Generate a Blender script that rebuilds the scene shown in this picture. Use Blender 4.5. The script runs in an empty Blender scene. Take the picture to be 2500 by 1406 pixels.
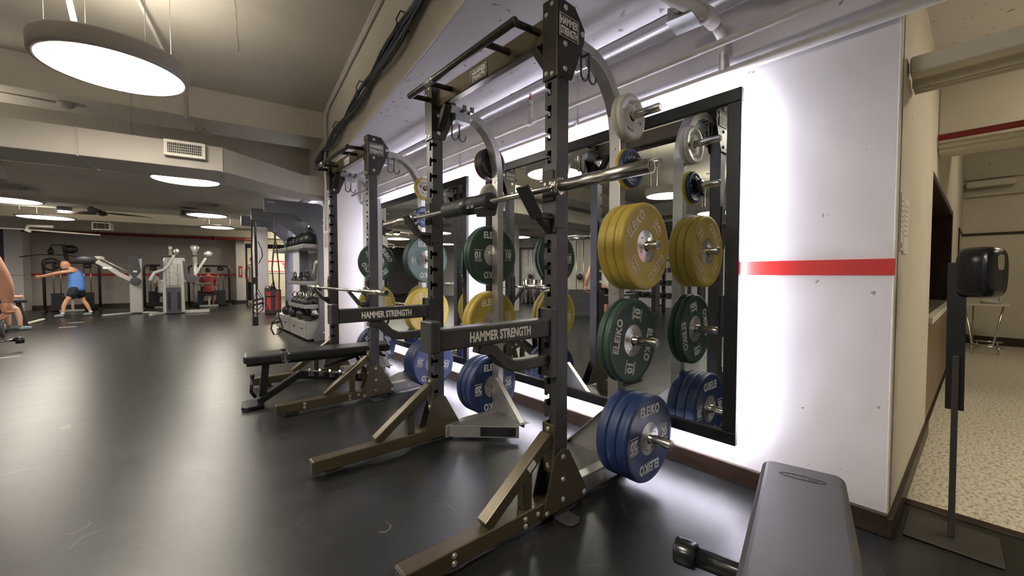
import bpy, bmesh, math, random
from mathutils import Vector, Matrix, Euler
random.seed(7)
PI = math.pi
S = bpy.context.scene
COL = S.collection

# ------------------------------------------------------------------ camera, world, exposure
H = 1.12                       # eye height
cam_d = bpy.data.cameras.new('camera')
cam = bpy.data.objects.new('camera', cam_d); COL.objects.link(cam)
cam_d.sensor_fit = 'HORIZONTAL'; cam_d.sensor_width = 36.0
cam_d.lens = 990.0/2500.0*36.0
cam_d.clip_start = 0.02; cam_d.clip_end = 100
cam.location = (0, 0, H)
cam.rotation_euler = (math.radians(90-1.909), 0, math.radians(-40.766))
S.camera = cam
S.view_settings.view_transform = 'Standard'
S.view_settings.look = 'None'
S.view_settings.gamma = 1
S.view_settings.use_curve_mapping = False
S.view_settings.exposure = 1.02
w = bpy.data.worlds.new('world'); S.world = w; w.use_nodes = True
w.node_tree.nodes['Background'].inputs[0].default_value = (1.0, 0.96, 0.90, 1)
w.node_tree.nodes['Background'].inputs[1].default_value = 0.02
LAMP_E = 20.0      # warm pendant discs
UP_E = 8.0         # light thrown up to the ceiling
LED_E = 100.0       # cool strips behind the mirrors

T = math.radians(7.49); CT, ST = math.cos(T), math.sin(T)   # building grid is turned against the mirror wall
def wb(x, y): return (CT*x+ST*y, -ST*x+CT*y)

# ------------------------------------------------------------------ materials
def new_mat(name):
    m = bpy.data.materials.new(name); m.use_nodes = True
    return m, m.node_tree, m.node_tree.nodes['Principled BSDF']
def mat(name, col, rough=0.5, metal=0.0, noise=0.0, nscale=8.0, bump=0.0, bscale=60.0, rvar=0.0, coat=0.0, spec=0.5):
    m, nt, b = new_mat(name)
    b.inputs['Base Color'].default_value = (*col, 1)
    b.inputs['Roughness'].default_value = rough
    b.inputs['Metallic'].default_value = metal
    b.inputs['Coat Weight'].default_value = coat
    b.inputs['Specular IOR Level'].default_value = spec
    tc = nt.nodes.new('ShaderNodeTexCoord')
    if noise > 0 or rvar > 0:
        n = nt.nodes.new('ShaderNodeTexNoise'); n.inputs['Scale'].default_value = nscale; n.inputs['Detail'].default_value = 5
        nt.links.new(tc.outputs['Object'], n.inputs['Vector'])
        if noise > 0:
            r = nt.nodes.new('ShaderNodeValToRGB')
            r.color_ramp.elements[0].position = 0.3; r.color_ramp.elements[1].position = 0.7
            r.color_ramp.elements[0].color = (*[c*(1-noise) for c in col], 1)
            r.color_ramp.elements[1].color = (*[min(1, c*(1+noise)) for c in col], 1)
            nt.links.new(n.outputs['Fac'], r.inputs['Fac']); nt.links.new(r.outputs['Color'], b.inputs['Base Color'])
        if rvar > 0:
            mr = nt.nodes.new('ShaderNodeMapRange')
            mr.inputs['To Min'].default_value = max(0.02, rough-rvar); mr.inputs['To Max'].default_value = min(1, rough+rvar)
            nt.links.new(n.outputs['Fac'], mr.inputs['Value']); nt.links.new(mr.outputs['Result'], b.inputs['Roughness'])
    if bump > 0:
        n2 = nt.nodes.new('ShaderNodeTexNoise'); n2.inputs['Scale'].default_value = bscale; n2.inputs['Detail'].default_value = 4
        nt.links.new(tc.outputs['Object'], n2.inputs['Vector'])
        bp = nt.nodes.new('ShaderNodeBump'); bp.inputs['Strength'].default_value = bump; bp.inputs['Distance'].default_value = 0.01
        nt.links.new(n2.outputs['Fac'], bp.inputs['Height']); nt.links.new(bp.outputs['Normal'], b.inputs['Normal'])
    return m
def emit(name, col, strength):
    m, nt, b = new_mat(name)
    b.inputs['Base Color'].default_value = (*col, 1)
    b.inputs['Emission Color'].default_value = (*col, 1)
    b.inputs['Emission Strength'].default_value = strength
    return m

def floor_mat():
    m, nt, b = new_mat('black_rubber')
    L = nt.links; N = nt.nodes
    tc = N.new('ShaderNodeTexCoord')
    mp = N.new('ShaderNodeMapping'); mp.inputs['Rotation'].default_value = (0, 0, 0.5); mp.inputs['Scale'].default_value = (1.0, 3.2, 1)
    L.new(tc.outputs['Object'], mp.inputs['Vector'])
    n = N.new('ShaderNodeTexNoise'); n.inputs['Scale'].default_value = 2.2; n.inputs['Detail'].default_value = 8; n.inputs['Roughness'].default_value = .65
    L.new(mp.outputs['Vector'], n.inputs['Vector'])
    r = N.new('ShaderNodeValToRGB')
    r.color_ramp.elements[0].position = .3; r.color_ramp.elements[0].color = (.005, .005, .005, 1)
    r.color_ramp.elements[1].position = .75; r.color_ramp.elements[1].color = (.011, .011, .0105, 1)
    L.new(n.outputs['Fac'], r.inputs['Fac'])
    # scuffs: thin curved marks
    v = N.new('ShaderNodeTexNoise'); v.inputs['Scale'].default_value = 1.6; v.inputs['Detail'].default_value = 1; v.inputs['Distortion'].default_value = 1.6
    L.new(tc.outputs['Object'], v.inputs['Vector'])
    sb = N.new('ShaderNodeMath'); sb.operation = 'SUBTRACT'; sb.inputs[1].default_value = .5; L.new(v.outputs['Fac'], sb.inputs[0])
    ab = N.new('ShaderNodeMath'); ab.operation = 'ABSOLUTE'; L.new(sb.outputs[0], ab.inputs[0])
    lt = N.new('ShaderNodeMath'); lt.operation = 'LESS_THAN'; lt.inputs[1].default_value = .0022; L.new(ab.outputs[0], lt.inputs[0])
    v2 = N.new('ShaderNodeTexNoise'); v2.inputs['Scale'].default_value = 2.7; L.new(tc.outputs['Object'], v2.inputs['Vector'])
    gt = N.new('ShaderNodeMath'); gt.operation = 'GREATER_THAN'; gt.inputs[1].default_value = .56; L.new(v2.outputs['Fac'], gt.inputs[0])
    mu = N.new('ShaderNodeMath'); mu.operation = 'MULTIPLY'; L.new(lt.outputs[0], mu.inputs[0]); L.new(gt.outputs[0], mu.inputs[1])
    mx = N.new('ShaderNodeMixRGB'); mx.inputs['Color2'].default_value = (.075, .073, .068, 1)
    L.new(mu.outputs[0], mx.inputs['Fac']); L.new(r.outputs['Color'], mx.inputs['Color1']); L.new(mx.outputs['Color'], b.inputs['Base Color'])
    mr = N.new('ShaderNodeMapRange'); mr.inputs['To Min'].default_value = .25; mr.inputs['To Max'].default_value = .36
    L.new(n.outputs['Fac'], mr.inputs['Value']); L.new(mr.outputs['Result'], b.inputs['Roughness'])
    b.inputs['Specular IOR Level'].default_value = .80
    n2 = N.new('ShaderNodeTexNoise'); n2.inputs['Scale'].default_value = 10; n2.inputs['Detail'].default_value = 9; n2.inputs['Roughness'].default_value = .7
    L.new(mp.outputs['Vector'], n2.inputs['Vector'])
    bp = N.new('ShaderNodeBump'); bp.inputs['Strength'].default_value = .20; bp.inputs['Distance'].default_value = .0065
    L.new(n2.outputs['Fac'], bp.inputs['Height']); L.new(bp.outputs['Normal'], b.inputs['Normal'])
    return m
def plaster(name, col, rough=.7, patch=.06, bump=.12, chip=.735):
    m, nt, b = new_mat(name); L = nt.links; N = nt.nodes
    tc = N.new('ShaderNodeTexCoord')
    n = N.new('ShaderNodeTexNoise'); n.inputs['Scale'].default_value = 1.3; n.inputs['Detail'].default_value = 6
    L.new(tc.outputs['Object'], n.inputs['Vector'])
    r = N.new('ShaderNodeValToRGB'); r.color_ramp.elements[0].position = .35; r.color_ramp.elements[1].position = .65
    r.color_ramp.elements[0].color = (*[c*(1-patch) for c in col], 1); r.color_ramp.elements[1].color = (*[min(1, c*(1+patch)) for c in col], 1)
    L.new(n.outputs['Fac'], r.inputs['Fac'])
    # small chips and scrapes
    c = N.new('ShaderNodeTexNoise'); c.inputs['Scale'].default_value = 14; c.inputs['Detail'].default_value = 3
    L.new(tc.outputs['Object'], c.inputs['Vector'])
    g = N.new('ShaderNodeMath'); g.operation = 'GREATER_THAN'; g.inputs[1].default_value = chip; L.new(c.outputs['Fac'], g.inputs[0])
    mx = N.new('ShaderNodeMixRGB'); mx.inputs['Color2'].default_value = (*[k*.45 for k in col], 1)
    L.new(g.outputs[0], mx.inputs['Fac']); L.new(r.outputs['Color'], mx.inputs['Color1']); L.new(mx.outputs['Color'], b.inputs['Base Color'])
    b.inputs['Roughness'].default_value = rough
    n2 = N.new('ShaderNodeTexNoise'); n2.inputs['Scale'].default_value = 5; n2.inputs['Detail'].default_value = 7
    L.new(tc.outputs['Object'], n2.inputs['Vector'])
    bp = N.new('ShaderNodeBump'); bp.inputs['Strength'].default_value = bump; bp.inputs['Distance'].default_value = .03
    L.new(n2.outputs['Fac'], bp.inputs['Height']); L.new(bp.outputs['Normal'], b.inputs['Normal'])
    return m
def terrazzo():
    m, nt, b = new_mat('terrazzo'); L = nt.links; N = nt.nodes
    tc = N.new('ShaderNodeTexCoord')
    mp = N.new('ShaderNodeMapping'); mp.inputs['Scale'].default_value = (1, 2.0, 1); L.new(tc.outputs['Object'], mp.inputs['Vector'])
    n = N.new('ShaderNodeTexNoise'); n.inputs['Scale'].default_value = 32; n.inputs['Detail'].default_value = 3
    L.new(mp.outputs['Vector'], n.inputs['Vector'])
    r = N.new('ShaderNodeValToRGB'); e = r.color_ramp.elements
    e[0].position = .36; e[0].color = (.36, .32, .25, 1); e[1].position = .5; e[1].color = (.66, .61, .50, 1)
    k = e.new(.66); k.color = (.74, .70, .60, 1)
    L.new(n.outputs['Fac'], r.inputs['Fac']); L.new(r.outputs['Color'], b.inputs['Base Color'])
    b.inputs['Roughness'].default_value = .35
    return m
def wood(name, c1, c2, scale=(1, 1, 1), rough=.4):
    m, nt, b = new_mat(name); L = nt.links; N = nt.nodes
    tc = N.new('ShaderNodeTexCoord'); mp = N.new('ShaderNodeMapping'); mp.inputs['Scale'].default_value = scale
    L.new(tc.outputs['Object'], mp.inputs['Vector'])
    n = N.new('ShaderNodeTexNoise'); n.inputs['Scale'].default_value = 6; n.inputs['Detail'].default_value = 6; n.inputs['Distortion'].default_value = .6
    L.new(mp.outputs['Vector'], n.inputs['Vector'])
    r = N.new('ShaderNodeValToRGB'); r.color_ramp.elements[0].position = .35; r.color_ramp.elements[1].position = .68
    r.color_ramp.elements[0].color = (*c1, 1); r.color_ramp.elements[1].color = (*c2, 1)
    L.new(n.outputs['Fac'], r.inputs['Fac']); L.new(r.outputs['Color'], b.inputs['Base Color'])
    b.inputs['Roughness'].default_value = rough
    return m

M = dict(
    floor=floor_mat(), terrazzo=terrazzo(),
    wall=plaster('white_wall_paint', (.66, .63, .645)),
    cream=plaster('cream_paint', (.60, .56, .48)),
    ceil=plaster('ceiling_paint', (.50, .47, .40)), lowceil=plaster('low_ceiling_paint', (.66, .63, .645), chip=.685),
    farwall=plaster('grey_wall_paint', (.42, .385, .36), bump=.05),
    corr=plaster('warm_cream_paint', (.60, .56, .465), bump=.05),
    base=wood('brown_baseboard', (.020, .010, .006), (.045, .024, .014), (1, 1, 9)),
    cabwood=wood('cabinet_wood', (.14, .085, .045), (.21, .135, .075), (8, 8, 1)),
    darkwood=wood('dark_wood', (.018, .007, .005), (.035, .014, .009), (8, 8, 1)),
    red=mat('red_paint', (.50, .018, .014), .45, noise=.05),
    dred=mat('dark_red_pipe', (.22, .008, .012), .4, noise=.08),
    blackframe=mat('black_mirror_frame', (.009, .009, .010), .35, noise=.2),
    char=mat('charcoal_powder_coat', (.042, .040, .041), .36, .25, noise=.12, nscale=20, bump=.06, bscale=500, rvar=.06),
    bronze=mat('bronze_powder_coat', (.082, .065, .038), .32, .45, noise=.06, nscale=8, rvar=.04, bump=.04, bscale=400),
    brown=mat('dark_brown_powder_coat', (.030, .024, .019), .32, .4, noise=.08, nscale=8, rvar=.04),
    silver=mat('silver_powder_coat', (.42, .41, .395), .36, .75, noise=.07, nscale=12, rvar=.08),
    tread=mat('textured_step_plate', (.22, .215, .20), .45, .6, noise=.3, nscale=90, bump=.4, bscale=160),
    chrome=mat('chrome', (.60, .58, .55), .17, 1.0, noise=.02, nscale=6),
    steel=mat('brushed_steel', (.50, .48, .44), .26, 1.0, noise=.02, nscale=6),
    bolt=mat('zinc_bolt', (.62, .61, .56), .3, .9, noise=.05),
    hook=mat('grey_hook', (.12, .12, .12), .35, .8, noise=.1),
    black=mat('black_plastic', (.010, .010, .011), .38, noise=.2, nscale=20),
    gloss=mat('glossy_black_plastic', (.010, .010, .012), .22, noise=.1),
    foam=mat('black_foam', (.014, .014, .014), .55, noise=.2, nscale=30, bump=.2, bscale=200),
    vinyl=mat('black_vinyl', (.052, .050, .054), .42, noise=.10, nscale=14, bump=.08, bscale=350, rvar=.05),
    vinyl2=mat('dark_vinyl', (.014, .014, .014), .30, noise=.15, nscale=14, bump=.1, bscale=300),
    pblue=mat('blue_rubber', (.011, .028, .098), .46, noise=.10, nscale=10, bump=.04, bscale=200),
    pyel=mat('yellow_rubber', (.42, .31, .045), .50, noise=.07, nscale=10, bump=.04, bscale=200),
    pgreen=mat('green_rubber', (.022, .054, .035), .50, noise=.12, nscale=10, bump=.04, bscale=200),
    pwhite=mat('off_white_rubber', (.50, .47, .40), .40, noise=.05, nscale=10),
    pred=mat('dark_red_rubber', (.10, .012, .014), .4, noise=.1),
    plett=mat('raised_white_print', (.56, .56, .53), .5, noise=.04),
    wlett=mat('white_lettering', (.66, .64, .60), .45, noise=.04),
    palegold=mat('pale_print', (.62, .53, .36), .5, noise=.05),
    hub=mat('steel_hub', (.58, .57, .54), .30, .95, noise=.10, nscale=14, rvar=.1),
    pipe=mat('painted_pipe', (.56, .535, .50), .5, noise=.05),
    pipeg=mat('grey_painted_pipe', (.36, .33, .30), .5, noise=.06),
    galv=mat('galvanised_steel', (.50, .53, .53), .4, .7, noise=.12, nscale=15),
    cab1=mat('blue_cable', (.045, .080, .16), .45, noise=.2), cab2=mat('black_cable', (.012, .012, .014), .4, noise=.2),
    cab3=mat('grey_cable', (.10, .105, .12), .5, noise=.2),
    lampshell=mat('lamp_shell', (.40, .365, .33), .6, noise=.04),
    lens=emit('lamp_lens', (1.0, .92, .80), LAMP_E),
    uplens=emit('lamp_uplight', (1.0, .91, .76), UP_E),
    led=emit('led_strip', (.86, .86, 1.0), LED_E),
    fluor2=emit('bright_tube', (1.0, .91, .68), 90.0),
    fluor=emit('warm_tube', (1.0, .89, .69), 24.0),
    vent=mat('vent_enamel', (.56, .52, .45), .5, noise=.04), ventdark=mat('vent_inside', (.02, .02, .02), .8, noise=.1),
    duct=plaster('duct_paint', (.37, .345, .30), bump=.03),
    rig=mat('blue_grey_powder_coat', (.125, .127, .132), .42, .3, noise=.08, nscale=8),
    rigs=mat('grey_shelf_steel', (.33, .32, .31), .4, .4, noise=.06),
    kb=mat('cast_iron', (.030, .029, .028), .42, .4, noise=.2, nscale=30),
    strap=mat('webbing', (.055, .045, .032), .7, noise=.25, nscale=60), straply=mat('yellow_webbing', (.50, .38, .03), .6, noise=.08),
    ball=mat('black_leather', (.010, .010, .011), .42, noise=.2),
    mach=mat('silver_machine', (.44, .43, .41), .38, .5, noise=.06), machd=mat('machine_dark', (.045, .045, .052), .4, noise=.1),
    machb=mat('machine_brown', (.040, .028, .024), .4, .2, noise=.1),
    skin=mat('skin', (.56, .29, .18), .5, noise=.10, nscale=9, bump=.06, bscale=60), skinp=mat('skin_pale', (.60, .36, .27), .5, noise=.08, nscale=9),
    bluecloth=mat('blue_cloth', (.085, .215, .56), .8, noise=.10, nscale=14, bump=.4, bscale=18),
    navy=mat('navy_cloth', (.008, .010, .022), .8, noise=.2), whitecloth=mat('white_cloth', (.62, .60, .57), .8, noise=.06, bump=.3, bscale=18),
    redcloth=mat('red_cloth', (.25, .042, .040), .8, noise=.12), shoe=mat('grey_shoe', (.16, .19, .20), .6, noise=.2, nscale=40),
    hair=mat('dark_hair', (.02, .013, .009), .6, noise=.3, nscale=60),
    paper=mat('paper', (.74, .71, .66), .7, noise=.03), ink=mat('printed_ink', (.22, .20, .20), .7, noise=.1),
    counter=mat('counter_top', (.16, .14, .115), .35, noise=.3, nscale=60), ctrim=mat('counter_edge', (.58, .55, .46), .5, noise=.04),
    orange=mat('red_lettering', (.60, .05, .04), .6, noise=.05), purple=mat('violet_screen', (.045, .030, .16), .5, noise=.1),
    tape=mat('white_tape', (.62, .60, .52), .6, noise=.1), bulb=mat('sprinkler_bulb', (.45, .12, .05), .3, noise=.1),
    standpl=mat('dark_grey_steel', (.065, .062, .055), .4, .4, noise=.1, nscale=12), vio=mat('black_violet', (.016, .015, .022), .35, noise=.1),
)
def mirror_mat():
    m, nt, b = new_mat('mirror_glass')
    n = nt.nodes.new('ShaderNodeTexNoise'); n.inputs['Scale'].default_value = 3
    tc = nt.nodes.new('ShaderNodeTexCoord'); nt.links.new(tc.outputs['Object'], n.inputs['Vector'])
    mr = nt.nodes.new('ShaderNodeMapRange'); mr.inputs['To Min'].default_value = .0; mr.inputs['To Max'].default_value = .012
    nt.links.new(n.outputs['Fac'], mr.inputs['Value']); nt.links.new(mr.outputs['Result'], b.inputs['Roughness'])
    b.inputs['Base Color'].default_value = (.80, .83, .81, 1); b.inputs['Metallic'].default_value = 1
    return m
M['mirror'] = mirror_mat()

# ------------------------------------------------------------------ mesh builder
class MB:
    def __init__(s): s.v = []; s.f = []; s.sm = []; s.cuts = []
    def cut(s):
        # what follows is a piece of its own
        s.cuts.append((len(s.v), len(s.f))); return s
    def add(s, vs, fs, smooth=False):
        o = len(s.v); s.v += [tuple(v) for v in vs]; s.f += [tuple(i+o for i in f) for f in fs]; s.sm += [smooth]*len(fs); return s
    def box(s, x0, x1, y0, y1, z0, z1):
        vs = [(x, y, z) for x in (x0, x1) for y in (y0, y1) for z in (z0, z1)]
        return s.add(vs, [(0, 1, 3, 2), (4, 6, 7, 5), (0, 4, 5, 1), (2, 3, 7, 6), (0, 2, 6, 4), (1, 5, 7, 3)])
    def prism(s, poly, axis, a, b):
        # poly in the two other axes (order x,y,z without `axis`), extruded a..b
        n = len(poly)
        def P(p, k):
            q = list(p); q.insert(axis, k); return tuple(q)
        vs = [P(p, a) for p in poly]+[P(p, b) for p in poly]
        fs = [tuple(range(n)), tuple(range(2*n-1, n-1, -1))]+[(i, i+n, (i+1) % n+n, (i+1) % n) for i in range(n)]
        return s.add(vs, fs)
    def beam(s, p0, p1, w, h, up=(0, 0, 1)):
        p0 = Vector(p0); p1 = Vector(p1); d = (p1-p0).normalized(); up = Vector(up)
        if abs(d.dot(up)) > .99: up = Vector((1, 0, 0))
        a = d.cross(up).normalized(); u = a.cross(d).normalized()
        vs = [p+a*i*w/2+u*j*h/2 for p in (p0, p1) for (i, j) in ((-1, -1), (1, -1), (1, 1), (-1, 1))]
        return s.add(vs, [(0, 3, 2, 1), (4, 5, 6, 7)]+[(i, (i+1) % 4, (i+1) % 4+4, i+4) for i in range(4)])
    def sweep(s, pts, w, h, side=(0, 1, 0)):
        # rectangular section swept on a planar path; `side` = plane normal (section width w along it)
        a = Vector(side).normalized(); pts = [Vector(p) for p in pts]; n = len(pts); vs = []
        for i, p in enumerate(pts):
            if i == 0: d = pts[1]-p
            elif i == n-1: d = p-pts[-2]
            else: d = (pts[i+1]-p).normalized()+(p-pts[i-1]).normalized()
            d.normalize(); u = a.cross(d).normalized()
            k = 1.0
            if 0 < i < n-1:
                c = (pts[i+1]-p).normalized().dot(d); k = 1/max(.5, c)
            vs += [p+a*i_*w/2+u*j*h/2*k for (i_, j) in ((-1, -1), (1, -1), (1, 1), (-1, 1))]
        fs = [(0, 3, 2, 1), tuple(4*(n-1)+q for q in (0, 1, 2, 3))]
        for k in range(n-1):
            for i in range(4): fs.append((4*k+i, 4*k+(i+1) % 4, 4*k+4+(i+1) % 4, 4*k+4+i))
        return s.add(vs, fs)
    def cyl(s, p0, p1, r, r2=None, seg=20, caps=True):
        p0 = Vector(p0); p1 = Vector(p1); r2 = r if r2 is None else r2
        d = (p1-p0).normalized(); a = d.orthogonal().normalized(); b = d.cross(a)
        vs = []
        for p, q in ((p0, r), (p1, r2)):
            vs += [p+(a*math.cos(2*PI*i/seg)+b*math.sin(2*PI*i/seg))*q for i in range(seg)]
        s.add(vs, [(i, (i+1) % seg, (i+1) % seg+seg, i+seg) for i in range(seg)], True)
        if caps:
            o = len(s.v)-2*seg
            s.f += [tuple(o+i for i in range(seg-1, -1, -1)), tuple(o+seg+i for i in range(seg))]; s.sm += [False, False]
        return s
    def tube(s, pts, r, seg=12, radii=None):
        pts = [Vector(p) for p in pts]; n = len(pts); vs = []
        d = (pts[1]-pts[0]).normalized(); a = d.orthogonal().normalized()
        for i, p in enumerate(pts):
            if i == 0: d = pts[1]-p
            elif i == n-1: d = p-pts[-2]
            else: d = (pts[i+1]-p).normalized()+(p-pts[i-1]).normalized()
            d.normalize(); a = (a-d*a.dot(d)).normalized(); b = d.cross(a); q = radii[i] if radii else r
            vs += [p+(a*math.cos(2*PI*k/seg)+b*math.sin(2*PI*k/seg))*q for k in range(seg)]
        fs = [(seg*i+k, seg*i+(k+1) % seg, seg*(i+1)+(k+1) % seg, seg*(i+1)+k) for i in range(n-1) for k in range(seg)]
        s.add(vs, fs, True)
        o = len(s.v)-n*seg
        s.f += [tuple(o+k for k in range(seg-1, -1, -1)), tuple(o+(n-1)*seg+k for k in range(seg))]; s.sm += [False, False]
        return s
    def lathe(s, prof, c=(0, 0, 0), axis='z', seg=40, smooth=True):
        # prof: list of (radius, height)
        n = len(prof); vs = []
        for (r, h) in prof:
            for k in range(seg):
                x = r*math.cos(2*PI*k/seg); y = r*math.sin(2*PI*k/seg)
                v = {'z': (x, y, h), 'y': (x, h, y), 'x': (h, x, y)}[axis]
                vs.append((v[0]+c[0], v[1]+c[1], v[2]+c[2]))
        fs = [(seg*i+k, seg*i+(k+1) % seg, seg*(i+1)+(k+1) % seg, seg*(i+1)+k) for i in range(n-1) for k in range(seg)]
        return s.add(vs, fs, smooth)
    def ell(s, c, rx, ry, rz, seg=20, rings=12):
        vs = [(c[0], c[1], c[2]+rz)]
        for i in range(1, rings):
            t = PI*i/rings
            vs += [(c[0]+rx*math.sin(t)*math.cos(2*PI*k/seg), c[1]+ry*math.sin(t)*math.sin(2*PI*k/seg), c[2]+rz*math.cos(t)) for k in range(seg)]
        vs.append((c[0], c[1], c[2]-rz)); L = len(vs)-1
        fs = [(0, 1+k, 1+(k+1) % seg) for k in range(seg)]
        for i in range(rings-2):
            fs += [(1+i*seg+k, 1+(i+1)*seg+k, 1+(i+1)*seg+(k+1) % seg, 1+i*seg+(k+1) % seg) for k in range(seg)]
        fs += [(L, 1+(rings-2)*seg+(k+1) % seg, 1+(rings-2)*seg+k) for k in range(seg)]
        return s.add(vs, fs, True)
    def xf(s, mtx, start=0):
        for i in range(start, len(s.v)): s.v[i] = tuple(mtx @ Vector(s.v[i]))
        return s
    def build(s, name, m, parent=None, bevel=0, seg=2, autosm=False):
        if s.cuts:
            ends = s.cuts[1:]+[(len(s.v), len(s.f))]; first = None
            for (v0, f0), (v1, f1) in zip(s.cuts, ends):
                if f1 == f0: continue
                q = MB(); q.v = s.v[v0:v1]; q.f = [tuple(i-v0 for i in f) for f in s.f[f0:f1]]; q.sm = s.sm[f0:f1]
                o = q.build(name, m, parent, bevel, seg); first = first or o
            return first
        me = bpy.data.meshes.new(name); me.from_pydata(s.v, [], s.f); me.update()
        bm = bmesh.new(); bm.from_mesh(me)
        bmesh.ops.recalc_face_normals(bm, faces=bm.faces); bm.to_mesh(me); bm.free()
        me.polygons.foreach_set('use_smooth', s.sm)
        me.materials.append(m if not isinstance(m, str) else M[m])
        o = bpy.data.objects.new(name, me); COL.objects.link(o)
        if parent is not None: o.parent = parent
        if bevel:
            b = o.modifiers.new('bevel', 'BEVEL'); b.width = bevel; b.segments = seg; b.limit_method = 'ANGLE'; b.angle_limit = math.radians(35)
            b.harden_normals = False
        return o

def tag(o, label, cat, group=None):
    o['label'] = label; o['category'] = cat
    if group: o['group'] = group
    return o
def struct(o): o['kind'] = 'structure'; return o
def thing(name, label, cat, loc=(0, 0, 0), rz=0, group=None):
    o = bpy.data.objects.new(name, None); COL.objects.link(o); o.empty_display_size = .1
    o.location = loc; o.rotation_euler = (0, 0, rz); return tag(o, label, cat, group)
def sub(o, label): o['label'] = label; return o
def copy_tree(o, parent=None):
    c = o.copy(); COL.objects.link(c)
    if parent is not None: c.parent = parent
    for ch in [k for k in bpy.data.objects if k.parent == o]: copy_tree(ch, c)
    return c

_fc = {}
def text_geo(txt, size=1.0, bold=.02, depth=.01, xs=1.0, spacing=1.0):
    key = (txt, size, bold, depth, xs, spacing)
    if key in _fc: return _fc[key]
    cu = bpy.data.curves.new('lettering', 'FONT'); cu.body = txt; cu.size = size; cu.offset = bold*size; cu.extrude = depth*size*.5
    cu.align_x = 'CENTER'; cu.align_y = 'CENTER'; cu.space_character = spacing; cu.resolution_u = 3
    o = bpy.data.objects.new('tmp', cu); COL.objects.link(o)
    dg = bpy.context.evaluated_depsgraph_get(); dg.update()
    me = bpy.data.meshes.new_from_object(o.evaluated_get(dg))
    vs = [(v.co.x*xs, v.co.y, v.co.z) for v in me.vertices]; fs = [tuple(p.vertices) for p in me.polygons]
    bpy.data.objects.remove(o); bpy.data.curves.remove(cu); bpy.data.meshes.remove(me)
    _fc[key] = (vs, fs); return _fc[key]
def put_text(mb, txt, origin, right, up, size, **k):
    # right/up: unit vectors of the writing plane; flat text raised by depth along right x up
    vs, fs = text_geo(txt, size, **k)
    r = Vector(right); u = Vector(up); n = r.cross(u); o = Vector(origin)
    mb.add([o+r*v[0]+u*v[1]+n*v[2] for v in vs], fs); return mb
def arc_text(mb, txt, c, R, theta, size, right=(1, 0, 0), up=(0, 0, 1), adv=.8, inward=False, **k):
    # letters on a circle of radius R about c; theta = angle of the word's middle, letters stand outward
    r = Vector(right); u = Vector(up); c = Vector(c); n = len(txt); step = adv*size/R
    for i, ch in enumerate(txt):
        a = theta-(i-(n-1)/2)*step
        rad = r*math.cos(a)+u*math.sin(a); tan = r*math.sin(a)-u*math.cos(a)
        put_text(mb, ch, c+rad*R, tan, rad, size, **k)
    return mb

# ================================================================== THE SETTING
def B_build(mb, name, m, **k):          # geometry given on the building grid
    o = mb.build(name, m, **k); o.rotation_euler = (0, 0, -T); return o
struct(MB().box(-13, 2.75, -5, 27, -.1, 0).box(2.75, 9, .24, 27, -.1, 0).build('floor', 'floor'))
struct(MB().box(2.79, 10.6, -5, .24, -.1, .001).build('floor_corridor', 'terrazzo'))
struct(MB().box(2.73, 2.79, -5, .24, -.1, .006).build('trim_1', 'darkwood', bevel=.003))
struct(B_build(MB().box(-9.5, 1.03, -4, 6.72, 3.55, 3.7).box(-9.5, 1.03, 7.4, 8.35, 3.55, 3.7), 'ceiling', 'ceil'))
struct(B_build(MB().box(-9.5, 1.03, 8.35, 12, 2.65, 3.7), 'ceiling_dropped', 'ceil'))
struct(B_build(MB().box(-9.5, 6, 13, 15.4, 3.1, 3.2).box(-9.5, 6, 16.2, 18.3, 3.1, 3.2).box(.0, 6, 19.1, 26, 2.9, 3.0), 'ceiling_far', 'ceil'))
struct(B_build(MB().box(-9.5, 1.03, 6.72, 7.4, 3.16, 3.7), 'trim_2', 'cream', bevel=.01))          # cross beam
struct(B_build(MB().box(1.03, 6.5, -4, 12, 2.6, 3.7), 'trim_3', 'lowceil', bevel=.008))               # deep beam along the mirror wall
struct(B_build(MB().box(1.018, 1.0302, -4, 12, 2.6, 3.56), 'trim_4', 'cream'))                       # its cream face
struct(MB().box(2.21, 2.33, .22, 12, 2.535, 2.61).build('trim_5', 'wall', bevel=.015))
struct(B_build(MB().box(-9.5, 6, 12, 13, 2.58, 3.7), 'trim_6', 'cream'))
struct(B_build(MB().box(-9.5, 6, 15.4, 16.2, 2.58, 3.2), 'trim_7', 'cream'))
struct(B_build(MB().box(-9.5, 6, 18.3, 19.1, 2.52, 3.2), 'trim_8', 'cream'))
# walls
struct(MB().box(2.325, 2.45, .242, 10.6, 0, 2.62).build('wall_right', 'wall'))
struct(MB().box(2.327, 4.05, .2395, .42, 0, 2.62).build('wall_corridor', 'corr'))
struct(MB().box(2.3245, 2.345, .2385, .247, .10, 2.6).box(2.375, 2.385, .2355, .2397, .1, 2.6).build('trim_9', 'corr', bevel=.002))
struct(B_build(MB().box(1.035, 1.62, 6.42, 7.0, 0, 2.62), 'wall_pillar', 'wall', bevel=.006))
struct(B_build(MB().box(-9.5, -.3, 19.1, 19.3, 0, 2.6), 'wall_far', 'farwall'))
struct(B_build(MB().box(-.3, -.02, 18.75, 19.3, 0, 2.6).box(-6.05, -5.68, 18.55, 19.15, 0, 2.6), 'wall_far_piers', 'wall'))
struct(B_build(MB().box(-9.5, -9.3, -4, 19.3, 0, 3.6), 'wall_left', 'wall'))
struct(B_build(MB().box(-9.5, 3.2, -4.2, -4, 0, 3.6), 'wall_back', 'wall'))
struct(B_build(MB().box(-9.2, -6.05, 18.9, 19.1, 0, 2.6), 'wall_far_dark', mat('violet_grey_wall', (.10, .085, .10), .7, noise=.1)))
o = struct(B_build(MB().box(.17, .56, 14.0, 14.4, 0, 2.6), 'wall_column', 'wall', bevel=.01))
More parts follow.
